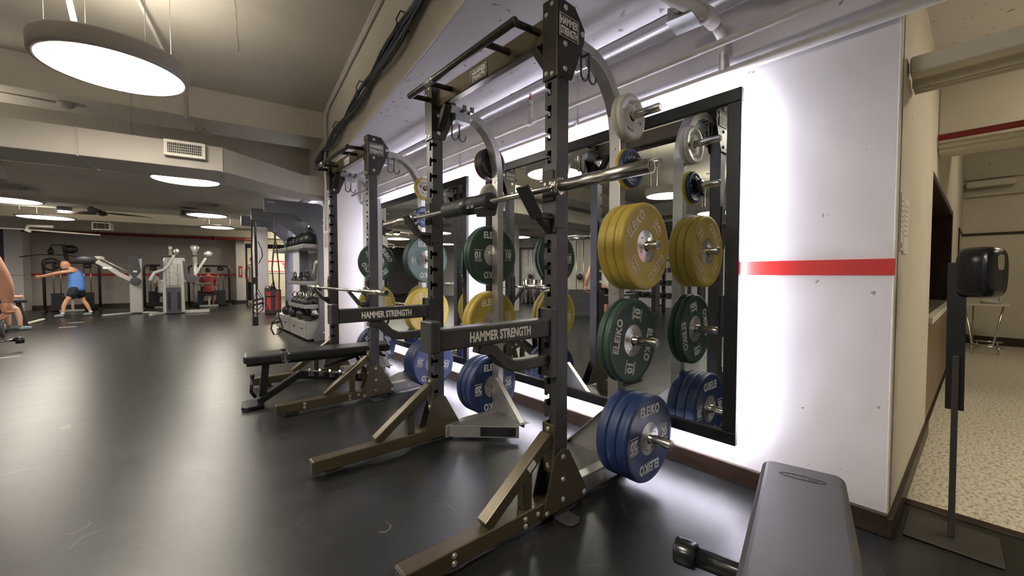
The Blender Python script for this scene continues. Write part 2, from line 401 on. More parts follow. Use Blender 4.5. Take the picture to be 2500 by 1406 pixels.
struct(B_build(MB().box(.155, .575, 13.985, 14.415, 0, .12), 'baseboard_column', 'wall', bevel=.004))
struct(B_build(MB().box(-.3, 6, 24, 24.2, 0, 3).box(5.8, 6, 10.5, 24, 0, 3.1), 'wall_far_room', 'corr'))
struct(B_build(MB().box(-5.68, -.3, 19.07, 19.1, 0, .13).box(-.3, 0, 18.73, 18.75, 0, .13).box(-9.2, -6.05, 18.87, 18.9, 0, .13), 'baseboard_far', 'base'))
struct(MB().box(2.303, 2.325, .235, 6.15, 0, .10).box(2.303, 2.325, 6.95, 10.6, 0, .10).build('baseboard_right', 'base', bevel=.006))
struct(MB().box(2.303, 4.05, .22, .24, 0, .09).build('baseboard_corridor', 'base', bevel=.004))
struct(MB().box(2.3205, 2.3255, .2405, .93, 1.117, 1.187).build('trim_10', 'red'))                     # red stripe on the mirror wall
struct(B_build(MB().box(-5.68, -.3, 19.092, 19.1, 1.07, 1.15), 'trim_11', 'red'))
# doorway frame at the far end
struct(B_build(MB().box(.0, .06, 17.0, 17.1, 0, 2.2).box(.0, 1.6, 17.0, 17.1, 2.05, 2.2).box(1.55, 1.62, 17.0, 17.1, 0, 2.2), 'door_1', 'darkwood'))
# corridor room beyond the wall
struct(MB().box(10, 10.2, -5, .42, 0, 3.25).build('wall_corridor_end', 'corr'))
struct(MB().box(7.0, 10, .24, .42, 0, 3.25).box(4.05, 7.0, .24, .42, 1.84, 3.25).build('wall_corridor_side', 'corr'))
struct(MB().box(4.05, 7.0, .9, 1.0, 0, 2.2).box(4.05, 4.09, .245, .9, 0, 2.2).box(6.96, 7.0, .245, .9, 0, 2.2).box(4.09, 6.96, .245, .95, 1.80, 1.84).build('wall_recess', 'darkwood'))
struct(MB().box(2.33, 4.6, -5, .242, 2.602, 2.62).box(4.6, 10.2, -5, .242, 3.2, 3.3).build('ceiling_corridor', 'ceil'))
struct(MB().box(2.45, 10.2, -5.2, -5, 0, 3).build('wall_corridor_back', 'corr'))
struct(MB().box(9.97, 10, -5, .24, 0, .13).box(9.98, 10, -5, .24, 1.745, 1.785).box(8.6, 10, .225, .24, 1.745, 1.785).box(8.58, 8.62, .225, .24, .1, 1.785)
       .box(7.0, 8.58, .22, .24, 0, .1).build('baseboard_corridor_end', 'base'))
struct(MB().box(4.35, 4.6, -5, .24, 2.02, 3.25).build('trim_12', 'corr', bevel=.01))                 # cross beam in the corridor
# ------------------------------------------------------------------ mirrors with glowing strips behind them
def wall_mirror(y0, y1, label):
    z0, z1, fw = .224, 2.072, .068
    t = thing('wall_mirror', label, 'mirror', (2.27, (y0+y1)/2, z0), group='black framed gym mirrors lit from behind')
    h = z1-z0; a = (y1-y0)/2
    m = MB()
    for (p, q, r, s) in ((-a, a, 0, fw), (-a, a, h-fw, h), (-a, -a+fw, fw, h-fw), (a-fw, a, fw, h-fw)):
        m.box(-.034, 0, p, q, r, s)
    m.box(-.012, 0, -a+.01, a-.01, .01, h-.01)
    m.build('mirror_frame', 'blackframe', t, bevel=.004)
    MB().box(-.019, -.0125, -a+fw-.002, a-fw+.002, fw-.002, h-fw+.002).build('mirror_glass', 'mirror', t)
    e = MB(); k = .035
    e.box(.002, .012, -a+k, a-k, h-k-.02, h-k).box(.002, .012, -a+k, a-k, k, k+.02)
    e.box(.002, .012, -a+k, -a+k+.02, k+.02, h-k-.02).box(.002, .012, a-k-.02, a-k, k+.02, h-k-.02)
    sub(e.build('led_strip', 'led', t), 'glowing white strip on the back of the frame')
    return t
wall_mirror(.818, 2.965, 'large black framed wall mirror nearest the red stripe, white glow around it')
wall_mirror(3.27, 5.42, 'black framed wall mirror behind the second rack, white glow around it')
wall_mirror(7.35, 9.5, 'black framed wall mirror beyond the pillar, seen between the storage shelves')

# ------------------------------------------------------------------ ceiling lamps
def lamp(xb, yb, z, R, ztop, label, hang=True, flat=False, up=None):
    x, y = wb(xb, yb)
    t = thing('pendant_lamp', label, 'ceiling lamp', (x, y, z), 0, 'round pendant lamps over the gym floor')
    hh = .04 if flat else .13
    MB().lathe([(R*.97, .012), (R*.975, 0), (R*1.03, 0), (R*1.055, .02), (R*1.06, hh-.015), (R*1.045, hh), (0, hh+.002)], seg=72).build('lamp_housing', 'lampshell', t)
    MB().lathe([(0, .006), (R*.975, .006), (R*.975, .014), (0, .014)], seg=72, smooth=False).build('lamp_diffuser', 'lens', t)
    if (not flat) if up is None else up: MB().lathe([(0, hh+.003), (R*.80, hh+.003), (R*.80, hh+.010), (0, hh+.010)], seg=48, smooth=False).build('uplight_diffuser', 'uplens', t)
    if hang:
        c = MB()
        for k in range(4):
            a = k*PI/2+.5
            c.cut().cyl((R*.9*math.cos(a), R*.9*math.sin(a), .13), (R*.9*math.cos(a), R*.9*math.sin(a), ztop-z), .0025, seg=6)
        c.build('suspension_wire', 'pipe', t)
        MB().lathe([(0, ztop-z-.03), (.055, ztop-z-.028), (.06, ztop-z), (0, ztop-z)], (R*.45, R*.2, 0), seg=20).build('ceiling_canopy', 'lampshell', t)
    return t
lamp(-.823, 4.40, 2.70, .433, 3.55, 'very large round white pendant lamp at the top left, nearest the camera')
lamp(-.655, 7.12, 2.40, .375, 3.16, 'glowing round pendant lamp below and right of the air vent grille', flat=True)
lamp(-.68, 11.1, 2.40, .36, 2.65, 'round lamp under the ceiling beside the small far vent', flat=True)
lamp(-.62, 13.8, 2.40, .38, 3.1, 'round lamp glowing below the small far vent, left of the grey rig', flat=True, up=True)  # uplight added here to brighten the ceiling between the far beams
lamp(-3.45, 10.75, 2.40, .42, 2.65, 'round lamp cut by the left edge of the picture, level with the far beam', flat=True)
lamp(-3.75, 13.5, 2.40, .45, 3.1, 'round lamp left of the ceiling fan, above the man in blue', flat=True, up=True)  # upward glow added on this lamp too, for the far ceiling bays
lamp(-3.0, 3.45, 2.55, .36, 3.55, 'round pendant lamp seen in the mirror between white and yellow plates')
lamp(-2.95, 7.0, 2.50, .33, 3.16, 'round pendant lamp seen in the mirror left of the near black upright')
lamp(-.8, .9, 2.75, .43, 3.55, 'added off-frame round lamp above the camera position, lighting the near floor')  # out of view, added to light the near floor
lamp(-3.3, .2, 2.75, .43, 3.55, 'added off-frame round lamp behind the camera, left of the near floor')  # unseen lamp added behind the camera for illumination
lamp(-6.2, 3.5, 2.6, .4, 3.55, 'added off-frame round lamp along the left side wall, near half')  # off-frame, added to light the left side of the room
lamp(-6.2, 9.8, 2.4, .4, 2.65, 'added off-frame round lamp under the dropped ceiling along the left side wall', flat=True)  # another off-frame lamp added for light on the left
lamp(-6.6, 14.2, 2.4, .4, 3.1, 'added off-frame round lamp at the far left corner of the gym', flat=True)  # off-frame too, added for light in the far left part
x, y = wb(-3.27, 12.76)
t = thing('downlight', 'tiny bright downlight on the beam left of the ceiling fan', 'ceiling lamp', (x, y, 2.50))
MB().lathe([(.11, .0), (.12, .08), (0, .08)]).build('downlight_housing', 'lampshell', t)
MB().ell((0, 0, 0), .10, .10, .035).build('downlight_lens', 'lens', t)
# lamps of the corridor and of the room at the far end
def tube_lamp(loc, L, rz, label, e='fluor'):
    t = thing('tube_lamp', label, 'ceiling lamp', loc, rz, 'warm tube lamps')
    MB().box(-L/2, L/2, -.075, .075, 0, .05).build('lamp_body', 'lampshell', t, bevel=.004)
    MB().box(-L/2+.02, L/2-.02, -.06, .06, -.02, -.001).build('lamp_diffuser', e, t)
    return t
tube_lamp((3.9, -1.4, 2.54), 1.3, PI/2, 'warm tube lamp in the corridor past the pass-through, near')
tube_lamp((3.2, -2.6, 2.54), 1.3, 0, 'warm tube lamp at the corridor mouth near the wall corner')
tube_lamp((7.0, -1.5, 3.10), 1.3, PI/2, 'warm tube lamp in the far half of the corridor room')
tube_lamp((3.6, 20.5, 2.82), 1.5, .3, 'warm tube lamp in the bright room beyond the grey rig, near', 'fluor2')
tube_lamp((4.4, 17.2, 2.95), 1.5, .3, 'warm tube lamp beyond the far white column', 'fluor2')
tube_lamp((5.6, 22.0, 2.82), 1.5, .3, 'warm tube lamp at the back of the bright far room', 'fluor2')

# ------------------------------------------------------------------ duct, grilles, pipes, cables
t = thing('air_duct', 'long cream rectangular air duct below the ceiling beam', 'duct', (0, 0, 0), -T)
MB().prism([(-9.3, 5.65), (-.2, 5.65), (.72, 6.55), (1.034, 6.55), (1.034, 7.1), (.68, 7.1), (-.38, 6.3), (-9.3, 6.3)], 2, 2.28, 2.55).build('duct_run', 'duct', t, bevel=.006)
m = MB()
for xx in (-1.345, -2.6, -4.0, -.2): m.cut().box(xx-.006, xx+.006, 5.642, 6.31, 2.272, 2.556)
m.build('duct_seam', 'pipeg', t)
m = MB()
for xx in (-1.0, -2.6, -4.2): m.cut().cyl((xx, 5.95, 2.55), (xx, 5.95, 3.56), .006, seg=8)
m.build('hanger_rod', 'pipeg', t)
def grille(name, label, x0, x1, y, z0, z1, depth, n):
    t = thing(name, label, 'air vent', (*wb((x0+x1)/2, y), z0), -T, 'square air vent grilles')
    a = (x1-x0)/2; h = z1-z0; f = .03
    m = MB().box(-a, a, -.012, 0, 0, f).box(-a, a, -.012, 0, h-f, h).box(-a, -a+f, -.012, 0, f, h-f).box(a-f, a, -.012, 0, f, h-f)
    m.box(-a, a, 0, depth, 0, .004).box(-a, a, 0, depth, h-.004, h).box(-a, -a+.004, 0, depth, 0, h).box(a-.004, a, 0, depth, 0, h)
    m.build('vent_frame', 'vent', t, bevel=.002)
    MB().box(-a+f, a-f, .012, .016, f, h-f).build('vent_back', 'ventdark', t)
    m = MB()
    for i in range(n):
        u = -a+f+(i+.5)*(2*a-2*f)/n; m.box(u-.002, u+.002, -.008, .008, f, h-f)
    for k in (1, 2, 3): m.box(-a+f, a-f, .004, .008, f+(h-2*f)*k/4-.002, f+(h-2*f)*k/4+.002)
    m.build('vent_blade', 'vent', t)
grille('vent_grille', 'white louvred vent grille on the front of the cream duct', -.695, -.345, 5.60, 2.378, 2.545, .05, 18)
grille('vent_grille', 'small white vent box on the far beam beside a round lamp', -1.22, -.92, 11.75, 2.43, 2.60, .3, 10)
grille('vent_grille', 'white vent box under the farthest beam, above the man in blue', -3.36, -3.0, 15.0, 2.30, 2.50, .3, 2)
# conical drop at the left edge
x, y = wb(-2.85, 8.45)
tag(MB().lathe([(.0, .22), (.11, .22), (.16, -.02), (.15, -.02), (.0, .1)], seg=28).build('shade_cone', 'lampshell'), 'pale cone shaped shade under the duct at the left edge', 'shade')
bpy.data.objects['shade_cone'].location = (x, y, 2.43)
def pipe(name, label, pts, r, m='pipe', seg=14, cat='pipe', group=None):
    t = MB().tube(pts, r, seg).build(name, m); return tag(t, label, cat, group)
t = thing('sprinkler_pipe', 'thin white sprinkler pipe slung along the mirror wall', 'pipe', (0, 0, 0))
MB().tube([(2.15, -2.5, 2.283), (2.15, 6.1, 2.283)], .018).build('pipe_run', 'pipe', t)
for yy in (2.28, 4.38):
    MB().cyl((2.15, yy-.03, 2.283), (2.15, yy+.03, 2.283), .026).cyl((2.15, yy, 2.283), (2.15, yy, 2.42), .017).cyl((2.15, yy, 2.40), (2.15, yy, 2.44), .023, seg=6).build('sprinkler_riser', 'pipe', t)
    MB().cyl((2.15, yy, 2.44), (2.15, yy, 2.475), .006).tube([(2.15, yy-.012, 2.44), (2.15, yy-.016, 2.46), (2.15, yy, 2.49), (2.15, yy+.016, 2.46), (2.15, yy+.012, 2.44)], .003).cyl((2.15, yy, 2.488), (2.15, yy, 2.492), .012).build('sprinkler_head', 'bulb', t)
t = thing('wall_pipe', 'white pipe just above the mirrors on hanger rods', 'pipe', (0, 0, 0))
MB().tube([(2.288, -2.5, 2.19), (2.288, 6.1, 2.19)], .024).build('pipe_run', 'pipe', t)
m = MB()
for yy in (1.93, 3.45, 4.9): m.cut().cyl((2.288, yy, 2.21), (2.288, yy, 2.54), .004, seg=8); m.cyl((2.288, yy-.01, 2.19), (2.288, yy+.01, 2.19), .029); m.cyl((2.288, yy, 2.215), (2.288, yy, 2.235), .011, seg=6)
m.build('hanger_rod', 'pipe', t)
tag(MB().tube([(1.2, 1.13, 2.47), (2.12, .955, 2.44), (2.20, .94, 2.42)], .036, 18).tube([(2.20, .94, 2.42), (2.26, .93, 2.38), (2.288, .925, 2.30), (2.288, .925, 2.20)], .026, 14)
    .cyl((2.10, .958, 2.44), (2.14, .951, 2.44), .042).build('drain_pipe', 'pipe'), 'thick white pipe dropping to the wall pipe at top right', 'pipe')
t = thing('strut_channel', 'slotted white strut channel among the pipes at top right', 'strut', (2.08, .2, 2.50))
MB().box(-.02, .02, -1.4, .62, 0, .04).build('channel', 'pipe', t, bevel=.002)
m = MB()
for k in range(18): m.cut().box(-.007, .007, .54-k*.1-.025, .54-k*.1+.025, -.0012, .001)
m.build('slot', 'ventdark', t)
MB().cyl((0, .5, .04), (0, .5, .1), .004, seg=8).cyl((0, .5, -.02), (0, .5, 0), .01, seg=6).box(-.02, .05, .45, .55, -.03, -.005).build('channel_clamp', 'galv', t)
t = thing('junction_box', 'small steel junction box with pale cover on the low ceiling', 'electrical box', (2.05, 1.03, 2.40), .12)
MB().box(-.07, .07, -.06, .06, .004, .07).build('box_body', 'galv', t, bevel=.003)
MB().box(-.075, .075, -.065, .065, 0, .004).build('box_cover', 'galv', t)
m = MB().cyl((-.07, .0, .04), (-.62, .12, .10), .016).cyl((-.07, 0, .04), (-.11, .008, .044), .022, seg=10).cyl((-.3, .05, .07), (-.34, .06, .074), .021)
m.build('conduit', 'pipe', t)
MB().cut().cyl((.05, .05, .07), (.05, .05, .20), .004).cut().cyl((-.04, -.02, .07), (-.04, -.02, .20), .004).build('fixing_rod', 'galv', t)
# cables and conduits on the cream face of the deep beam
t = thing('cable_bundle', 'bundle of blue and black cables clipped along the cream beam', 'cables', (0, 0, 0), -T)
random.seed(3)
for i in range(9):
    pts = []; ox = random.uniform(-.04, .0); oz = random.uniform(-.05, .05)
    n = 44
    for k in range(n):
        yy = -1+k*(7.25+1)/(n-1)
        pinch = abs(math.sin(yy*PI/1.25))*.8+.2
        pts.append((1.0+ox*pinch+.008*math.sin(k*.9+i)-.01, yy, 2.895+(oz*pinch)*1.5+.012*math.sin(k*.55+i*1.7)-.02*abs(math.sin(yy*2.5))))
    pts += [(.96+ox*.3, 6.38, 2.86+oz*.5), (.94, 6.40, 2.66+oz*.3), (.90+ox, 6.36, 2.60)]
    MB().tube(pts, random.choice((.009, .011, .013)), 8).build('cable', ['cab1', 'cab2', 'cab3'][i % 3], t)
m = MB()
for yy in (.4, 1.65, 2.9, 4.15, 5.4):
    m.cut().tube([(1.02, yy, 2.99), (.955, yy, 2.995), (.925, yy+.01, 2.93), (.955, yy+.02, 2.865), (1.02, yy, 2.87)], .005, 6)
    m.tube([(.93, yy, 2.90), (.91, yy+.03, 2.84), (.92, yy+.05, 2.79)], .003, 5)
m.build('cable_tie', 'cab2', t)
for dz, lab in ((0, 'upper painted conduit along the top of the cream beam'), (-.045, 'lower painted conduit along the top of the cream beam')):
    o = MB().tube([(.995, -1, 3.47+dz), (.995, 6.15+dz, 3.47+dz), (.985, 6.30+dz, 3.42+dz), (.985, 6.36+dz, 3.30), (.985, 6.37+dz, 2.9), (1.0+dz*.8, 6.375+dz*.2, 2.66), (1.022+dz*.9, 6.395, 2.5), (1.022+dz*.9, 6.395, .1 if dz == 0 else 1.75)], .016, 12).build('conduit', 'pipe')
    o.rotation_euler = (0, 0, -T); tag(o, lab, 'pipe', 'painted conduits on the cream beam')
o = MB().box(.97, 1.04, 6.36, 6.42, 1.50, 1.72).box(.95, .97, 6.37, 6.41, 1.52, 1.70).build('switch_box', 'pipe', bevel=.004); o.rotation_euler = (0, 0, -T)
tag(o, 'pale switch box on the conduit of the white pillar', 'switch box')
# conduits and sprinkler around the big lamp
def bpipe(name, label, pts, r, m='pipe', cat='pipe', group=None):
    o = MB().tube(pts, r, 12).build(name, m); o.rotation_euler = (0, 0, -T); return tag(o, label, cat, group)
bpipe('conduit', 'white conduit running from the ceiling to the left of the big lamp', [(-1.5, 3.0, 3.52), (-1.05, 4.0, 3.50), (-1.0, 4.3, 2.86)], .018)
bpipe('conduit', 'white conduit behind the right half of the big lamp', [(-1.2, 3.4, 3.53), (-.75, 4.7, 3.52), (-.6, 6.7, 3.40), (-.6, 6.70, 3.12)], .018)
bpipe('conduit', 'small pipe with an elbow under the cream beam below the big lamp', [(-.60, 6.70, 3.3), (-.60, 6.70, 3.14), (-.56, 6.85, 3.13), (-.40, 7.38, 3.13), (-.33, 7.6, 3.5)], .014)
x, y = wb(-1.75, 7.0)
t = thing('smoke_detector', 'white ceiling detector with cable under the beam at left', 'detector', (x, y, 3.16))
MB().lathe([(0, -.06), (.05, -.055), (.075, -.03), (.08, 0), (0, 0)]).build('detector_body', 'lampshell', t)
MB().tube([(-.07, 0, -.015), (-.3, .03, -.008), (-.9, .05, -.008)], .008, 8).build('detector_cable', 'pipeg', t)
# far red pipe
t = thing('fire_pipe', 'dark red fire pipe along the top of the far wall', 'pipe', (0, 0, 0), -T)
MB().tube([(-5.6, 18.25, 2.44), (-1.0, 18.25, 2.43), (.35, 18.1, 2.41)], .045).build('pipe_run', 'dred', t)
MB().cut().cyl((-1.0, 18.25, 2.43), (-.86, 18.235, 2.429), .065).cut().cyl((-4.0, 18.25, 2.44), (-3.88, 18.25, 2.44), .06).build('pipe_coupling', 'dred', t)
bpipe('ceiling_pipe', 'white pipe with two stubs under the farthest beam at left', [(-6.2, 15.0, 2.25), (-4.6, 15.0, 2.235), (-3.2, 15.0, 2.16)], .02)
bpipe('ceiling_pipe', 'short white pipe end with elbow above the left far pier', [(-4.0, 14.8, 2.31), (-4.42, 14.8, 2.31), (-4.46, 14.8, 2.20), (-4.38, 14.8, 2.17)], .035)
# corridor duct and pipes
t = thing('corridor_duct', 'cream ribbed duct above the corridor opening, top right', 'duct', (0, 0, 0))
MB().box(2.50, 2.59, -4.5, .232, 1.995, 2.072).build('duct_run', 'corr', t, bevel=.012, seg=3)
MB().tube([(2.63, -4.5, 1.995), (2.63, .232, 1.995)], .024, 18).build('round_duct', 'corr', t)
MB().cut().tube([(2.685, -4.5, 1.988), (2.685, .232, 1.988)], .014, 14).cut().tube([(2.725, -4.5, 1.984), (2.725, .232, 1.984)], .012, 14).build('pipe_run', 'corr', t)
MB().box(2.50, 2.75, -.42, -.40, 2.072, 2.082).cyl((2.53, -.41, 2.08), (2.53, -.41, 2.60), .006).cyl((2.74, -.41, 2.07), (2.74, -.41, 2.60), .006).build('duct_hanger', 'machd', t)
pipe('fire_pipe', 'dark red pipe crossing the top of the corridor', [(4.27, -4.5, 2.105), (4.27, .235, 2.105)], .022, 'dred')
pipe('corridor_pipe', 'cream pipe just below the dark red corridor pipe', [(4.31, -4.5, 2.055), (4.31, .235, 2.055)], .018, 'corr')
t = thing('wall_fixture', 'long cream lamp housing high on the corridor end wall', 'lamp housing', (9.95, 0, 2.5))
MB().box(-.16, .0, -.30, .21, 0, .10).build('housing', 'corr', t, bevel=.02, seg=3)
MB().box(-.05, .03, -3, .21, -.13, -.10).box(-.03, .04, -3, .21, .14, .16).build('moulding', 'corr', t)
# counter and cabinet of the pass-through
t = thing('pass_through_cabinet', 'low brown wood cabinet under the pass-through counter', 'cabinet', (4.05, .24, 0))
MB().box(.045, 2.90, .02, .55, 0, .765).build('cabinet_body', 'cabwood', t)
for k in range(5): MB().box(.05+k*.57, .615+k*.57, .002, .02, .08, .755).build('cabinet_door', 'cabwood', t, bevel=.003)
tag(MB().box(4.095, 6.955, .22, .89, .77, .815).build('pass_through_counter', 'ctrim', bevel=.003), 'pale edged counter of the pass-through', 'counter')
o = MB().box(4.10, 6.95, .26, .88, .8155, .82).build('counter_inlay', 'counter', bpy.data.objects['pass_through_counter'])
m = MB()
for z in (1.05, 1.3, 1.5): m.box(4.10, 6.95, .6, .88, z, z+.02)
for xx in (4.6, 5.2, 5.8, 6.4): m.box(xx, xx+.02, .6, .88, .82, 1.79)
tag(m.build('shelf_unit', 'cabwood'), 'dark pigeonhole shelves above the counter in the pass-through', 'shelves')
t = thing('folding_table', 'pale folding table with chrome legs by the corridor end wall', 'table', (9.0, -.02, 0))
MB().box(-.35, .5, -.24, .22, .68, .71).build('table_top', 'ctrim', t, bevel=.006)
for s in (-1, 1):
    MB().tube([(-.25, .18*s, .68), (-.22, .10*s, .14), (-.25, -.02*s, .11)], .012).build('leg', 'chrome', t)
MB().tube([(-.27, -.2, .11), (-.27, .12, .11)], .014).tube([(.4, -.2, .11), (.4, .12, .11)], .014).cyl((-.27, .05, .11), (.4, .05, .11), .01).cyl((-.27, -.15, 0), (-.27, -.15, .11), .01).cyl((-.27, .1, 0), (-.27, .1, .11), .01).cyl((.4, -.15, 0), (.4, -.15, .11), .01).cyl((.4, .1, 0), (.4, .1, .68), .01).build('leg_brace', 'chrome', t)
t = thing('bottle_tray', 'pale tray with a spouted bottle on the folding table', 'tray', (8.85, -.09, .71))
MB().lathe([(0, 0), (.09, 0), (.12, .03), (.115, .03), (.08, .008), (0, .008)], seg=24).build('tray', 'pipe', t)
MB().ell((0, .02, .03), .06, .08, .03).tube([(0, -.07, .03), (0, -.08, .08), (0, -.07, .11)], .012, 8).build('bottle', 'pipe', t)
# notices
for (x0, x1, z0, z1, lab, dy) in ((2.40, 2.49, 1.225, 1.47, 'left narrow paper notice taped to the corridor wall end', .0), (2.50, 2.66, 1.215, 1.46, 'right paper notice with lines of print on the corridor wall end', .0)):
    t = thing('paper_notice', lab, 'notice', (x0, .2375, z0), 0, 'paper notices on the corridor wall end')
    a = x1-x0; h = z1-z0
    MB().box(0, a, -.004, .0015, 0, h).build('sheet', 'paper', t)
    m = MB()
    for k in range(7): m.box(.12*a, .85*a-(k % 3)*.1*a, -.0044, -.0039, h*(.86-k*.09), h*(.875-k*.09))
    m.build('print', 'ink', t)
MB_red = MB().box(2.415, 2.45, .2330, .2336, 1.235, 1.26).build('red_mark', 'orange', bpy.data.objects['paper_notice'])
bpy.data.objects['red_mark'].location = (-2.40, -.2375, -1.225)

# ================================================================== RACKS
BX0, BY0 = 1.39, 1.845
def hex_bolt(mb, p, n, r=.010, h=.007):
    p = Vector(p); n = Vector(n); mb.cut().cyl(p, p+n*h*.4, r*1.25, seg=14); mb.cyl(p+n*h*.4, p+n*h, r, r*.8, seg=10)
def upright(side):
    # side=-1 near the camera, +1 far; charcoal post with keyed slots open towards the inside
    y0, y1 = (1.257, 1.333) if side < 0 else (2.357, 2.433)
    m = MB(); zt = 2.335; zs = [z for z in [.34+.1016*k for k in range(19)] if z < 2.02]
    e, i1, i2 = (y1, -1, -1) if side < 0 else (y0, 1, 1)
    # front plate with notches cut in from the inner edge
    def notches(depth, inner, up, vals, key):
        out = []
        for z in vals:
            if key: out += [(0, z-.011), (depth, z-.011), (depth, z-.034), (depth+inner, z-.034), (depth+inner, z+.024), (depth, z+.024), (depth, z+.011), (0, z+.011)]
            else: out += [(0, z-.011), (depth, z-.011), (depth, z+.011), (0, z+.011)]
        return out
    poly = [(e, .02)]+[(e+i1*d, z) for d, z in notches(.016, .024, 0, zs, True)]+[(e, zt)]
    other = y0 if side < 0 else y1
    poly += [(other, zt), (other, .02)]
    m.prism(poly, 0, 1.35, 1.355)
    # inner side plate with square notches from the front edge
    a, b = (y1-.005, y1) if side < 0 else (y0, y0+.005)
    poly = [(1.355, .02)]+[(1.355+d, z) for d, z in notches(.028, 0, 0, zs, False)]+[(1.355, zt), (1.425, zt), (1.425, .02)]
    m.prism(poly, 1, a, b)
    a, b = (y0, y0+.005) if side < 0 else (y1-.005, y1)
    m.box(1.355, 1.425, a, b, .02, zt)
    m.box(1.420, 1.425, y0+.005, y1-.005, .02, zt)
    m.box(1.35, 1.425, y0, y1, zt-.003, zt+.002)
    return m
def rack(dx, dy, label, far=False):
    t = thing('squat_rack', label, 'squat rack', (BX0+dx, BY0+dy, 0), 0, 'half racks along the mirror wall')
    inv = Matrix.Translation((-BX0, -BY0, 0))
    def put(mb, name, m, parent=None, **k):
        mb.xf(inv); return mb.build(name, m, parent or t, **k)
    bolts = MB()
    for side in (-1, 1):
        yo = 1.257 if side < 0 else 2.433           # outer face
        yi = 1.333 if side < 0 else 2.357
        lo, hi = min(yo, yi), max(yo, yi)
        n = (0, side, 0)
        u = put(upright(side), 'upright', 'char')
        # printed hole numbers are tiny: small studs on the outer face instead
        # legs in bronze
        put(MB().box(.60, 1.56, lo, hi, .022, .095), 'foot_rail', 'bronze', bevel=.006, seg=3)
        put(MB().box(.597, .603, lo+.004, hi-.004, .026, .091), 'end_cap', 'black', bevel=.002)
        yc = (lo+hi)/2
        put(MB().beam((.965, yc, .105), (1.335, yc, .375), .060, .052), 'diagonal_brace', 'bronze', bevel=.005)
        put(MB().beam((1.19, yc, .095), (1.19, yc, .245), .045, .05, up=(1, 0, 0)), 'stub', 'bronze', bevel=.004)
        put(MB().box(1.338, 1.35, lo-.002, hi+.002, .20, .43), 'front_plate', 'bronze', bevel=.003)
        for zz in (.405, .235): hex_bolt(bolts, (1.338, yc, zz), (-1, 0, 0))
        g = [(1.262, .028), (1.272, .075), (1.338, .285), (1.385, .312), (1.432, .300), (1.552, .092), (1.556, .03)]
        a, b = (yo-.007, yo) if side < 0 else (yo, yo+.007)
        put(MB().prism(g, 1, a, b), 'gusset_plate', 'bronze', bevel=.002)
        gi = [(p[0], p[1]) for p in g]
        a2, b2 = (yi, yi+.006) if side < 0 else (yi-.006, yi)
        put(MB().prism(gi, 1, a2, b2), 'gusset_plate', 'bronze', bevel=.002)
        for (xx, zz) in ((1.39, .275), (1.39, .17), (1.39, .075), (1.285, .045), (1.545, .058)):
            hex_bolt(bolts, (xx, yo+side*.007, zz), n)
        for (xx, zz) in ((1.235, .062), (1.16, .068), (1.16, .038), (.80, .075), (.80, .045)):
            hex_bolt(bolts, (xx, yo, zz), n, .009)
        # rubber foot and floor tab
        put(MB().box(.66, .76, lo-.012, hi+.012, 0, .022), 'rubber_foot', 'black', bevel=.004)
        put(MB().box(1.33, 1.50, lo-.01, hi+.01, 0, .022), 'rubber_foot', 'black', bevel=.004)
        ya, yb = (yo-.10, yo+.01) if side < 0 else (yo-.01, yo+.10)
        put(MB().prism([(1.335, ya+.02), (1.36, ya), (1.40, ya), (1.425, ya+.02), (1.425, yb), (1.335, yb)] if side < 0 else [(1.335, yb-.02), (1.36, yb), (1.40, yb), (1.425, yb-.02), (1.425, ya), (1.335, ya)], 2, .001, .010), 'floor_tab', 'standpl', bevel=.002)
        # head plates in dark brown
        hp = [(1.343, 2.005), (1.437, 2.005), (1.447, 2.02), (1.528, 2.205), (1.531, 2.262), (1.462, 2.345), (1.343, 2.350)]
        a, b = (yo-.007, yo) if side < 0 else (yo, yo+.007)
        put(MB().prism(hp, 1, a, b), 'head_plate', 'brown', bevel=.003)
        a2, b2 = (yi, yi+.006) if side < 0 else (yi-.006, yi)
        put(MB().prism(hp, 1, a2, b2), 'head_plate', 'brown', bevel=.003)
        put(MB().box(1.341, 1.35, lo-.007, hi+.007, 2.0, 2.352), 'front_plate', 'brown', bevel=.002)
        for (xx, zz) in ((1.395, 2.315), (1.392, 2.155), (1.392, 2.045), (1.512, 2.24)):
            hex_bolt(bolts, (xx, yo+side*.007, zz), n); hex_bolt(bolts, (xx, yi-side*.006, zz), (0, -side, 0))
        for zz in (2.325, 2.29, 2.03, 2.02):
            hex_bolt(bolts, (1.341, yc+(.022 if zz in (2.29, 2.03) else -.014), zz), (-1, 0, 0), .008, .006)
        if side < 0:
            pl = put(MB().box(1.352, 1.484, yo-.0095, yo-.0068, 2.178, 2.284), 'name_plate', 'black', bevel=.002)
            pl_l = MB()
            for (q, r_, s_, t_) in ((1.355, 1.481, 2.279, 2.281), (1.355, 1.481, 2.181, 2.183), (1.355, 1.357, 2.183, 2.279), (1.479, 1.481, 2.183, 2.279)): pl_l.box(q, r_, yo-.0105, yo-.0094, s_, t_)
            put_text(pl_l, 'HAMMER', (1.418, yo-.0097, 2.252), (1, 0, 0), (0, 0, 1), .048, xs=.60, bold=.035, depth=.02)
            put_text(pl_l, 'STRENGTH', (1.418, yo-.0097, 2.208), (1, 0, 0), (0, 0, 1), .048, xs=.47, bold=.035, depth=.02)
            pl_l.xf(inv); pl_l.build('lettering', 'wlett', pl)
        # silver storage: arched tube and post
        arc = [(1.44, yc, 2.225), (1.58, yc, 2.225), (1.665, yc, 2.215), (1.735, yc, 2.185), (1.795, yc, 2.135), (1.845, yc, 2.065), (1.880, yc, 1.98), (1.897, yc, 1.88), (1.900, yc, 1.80), (1.900, yc, .10)]
        ph = .018 if side > 0 else -.018
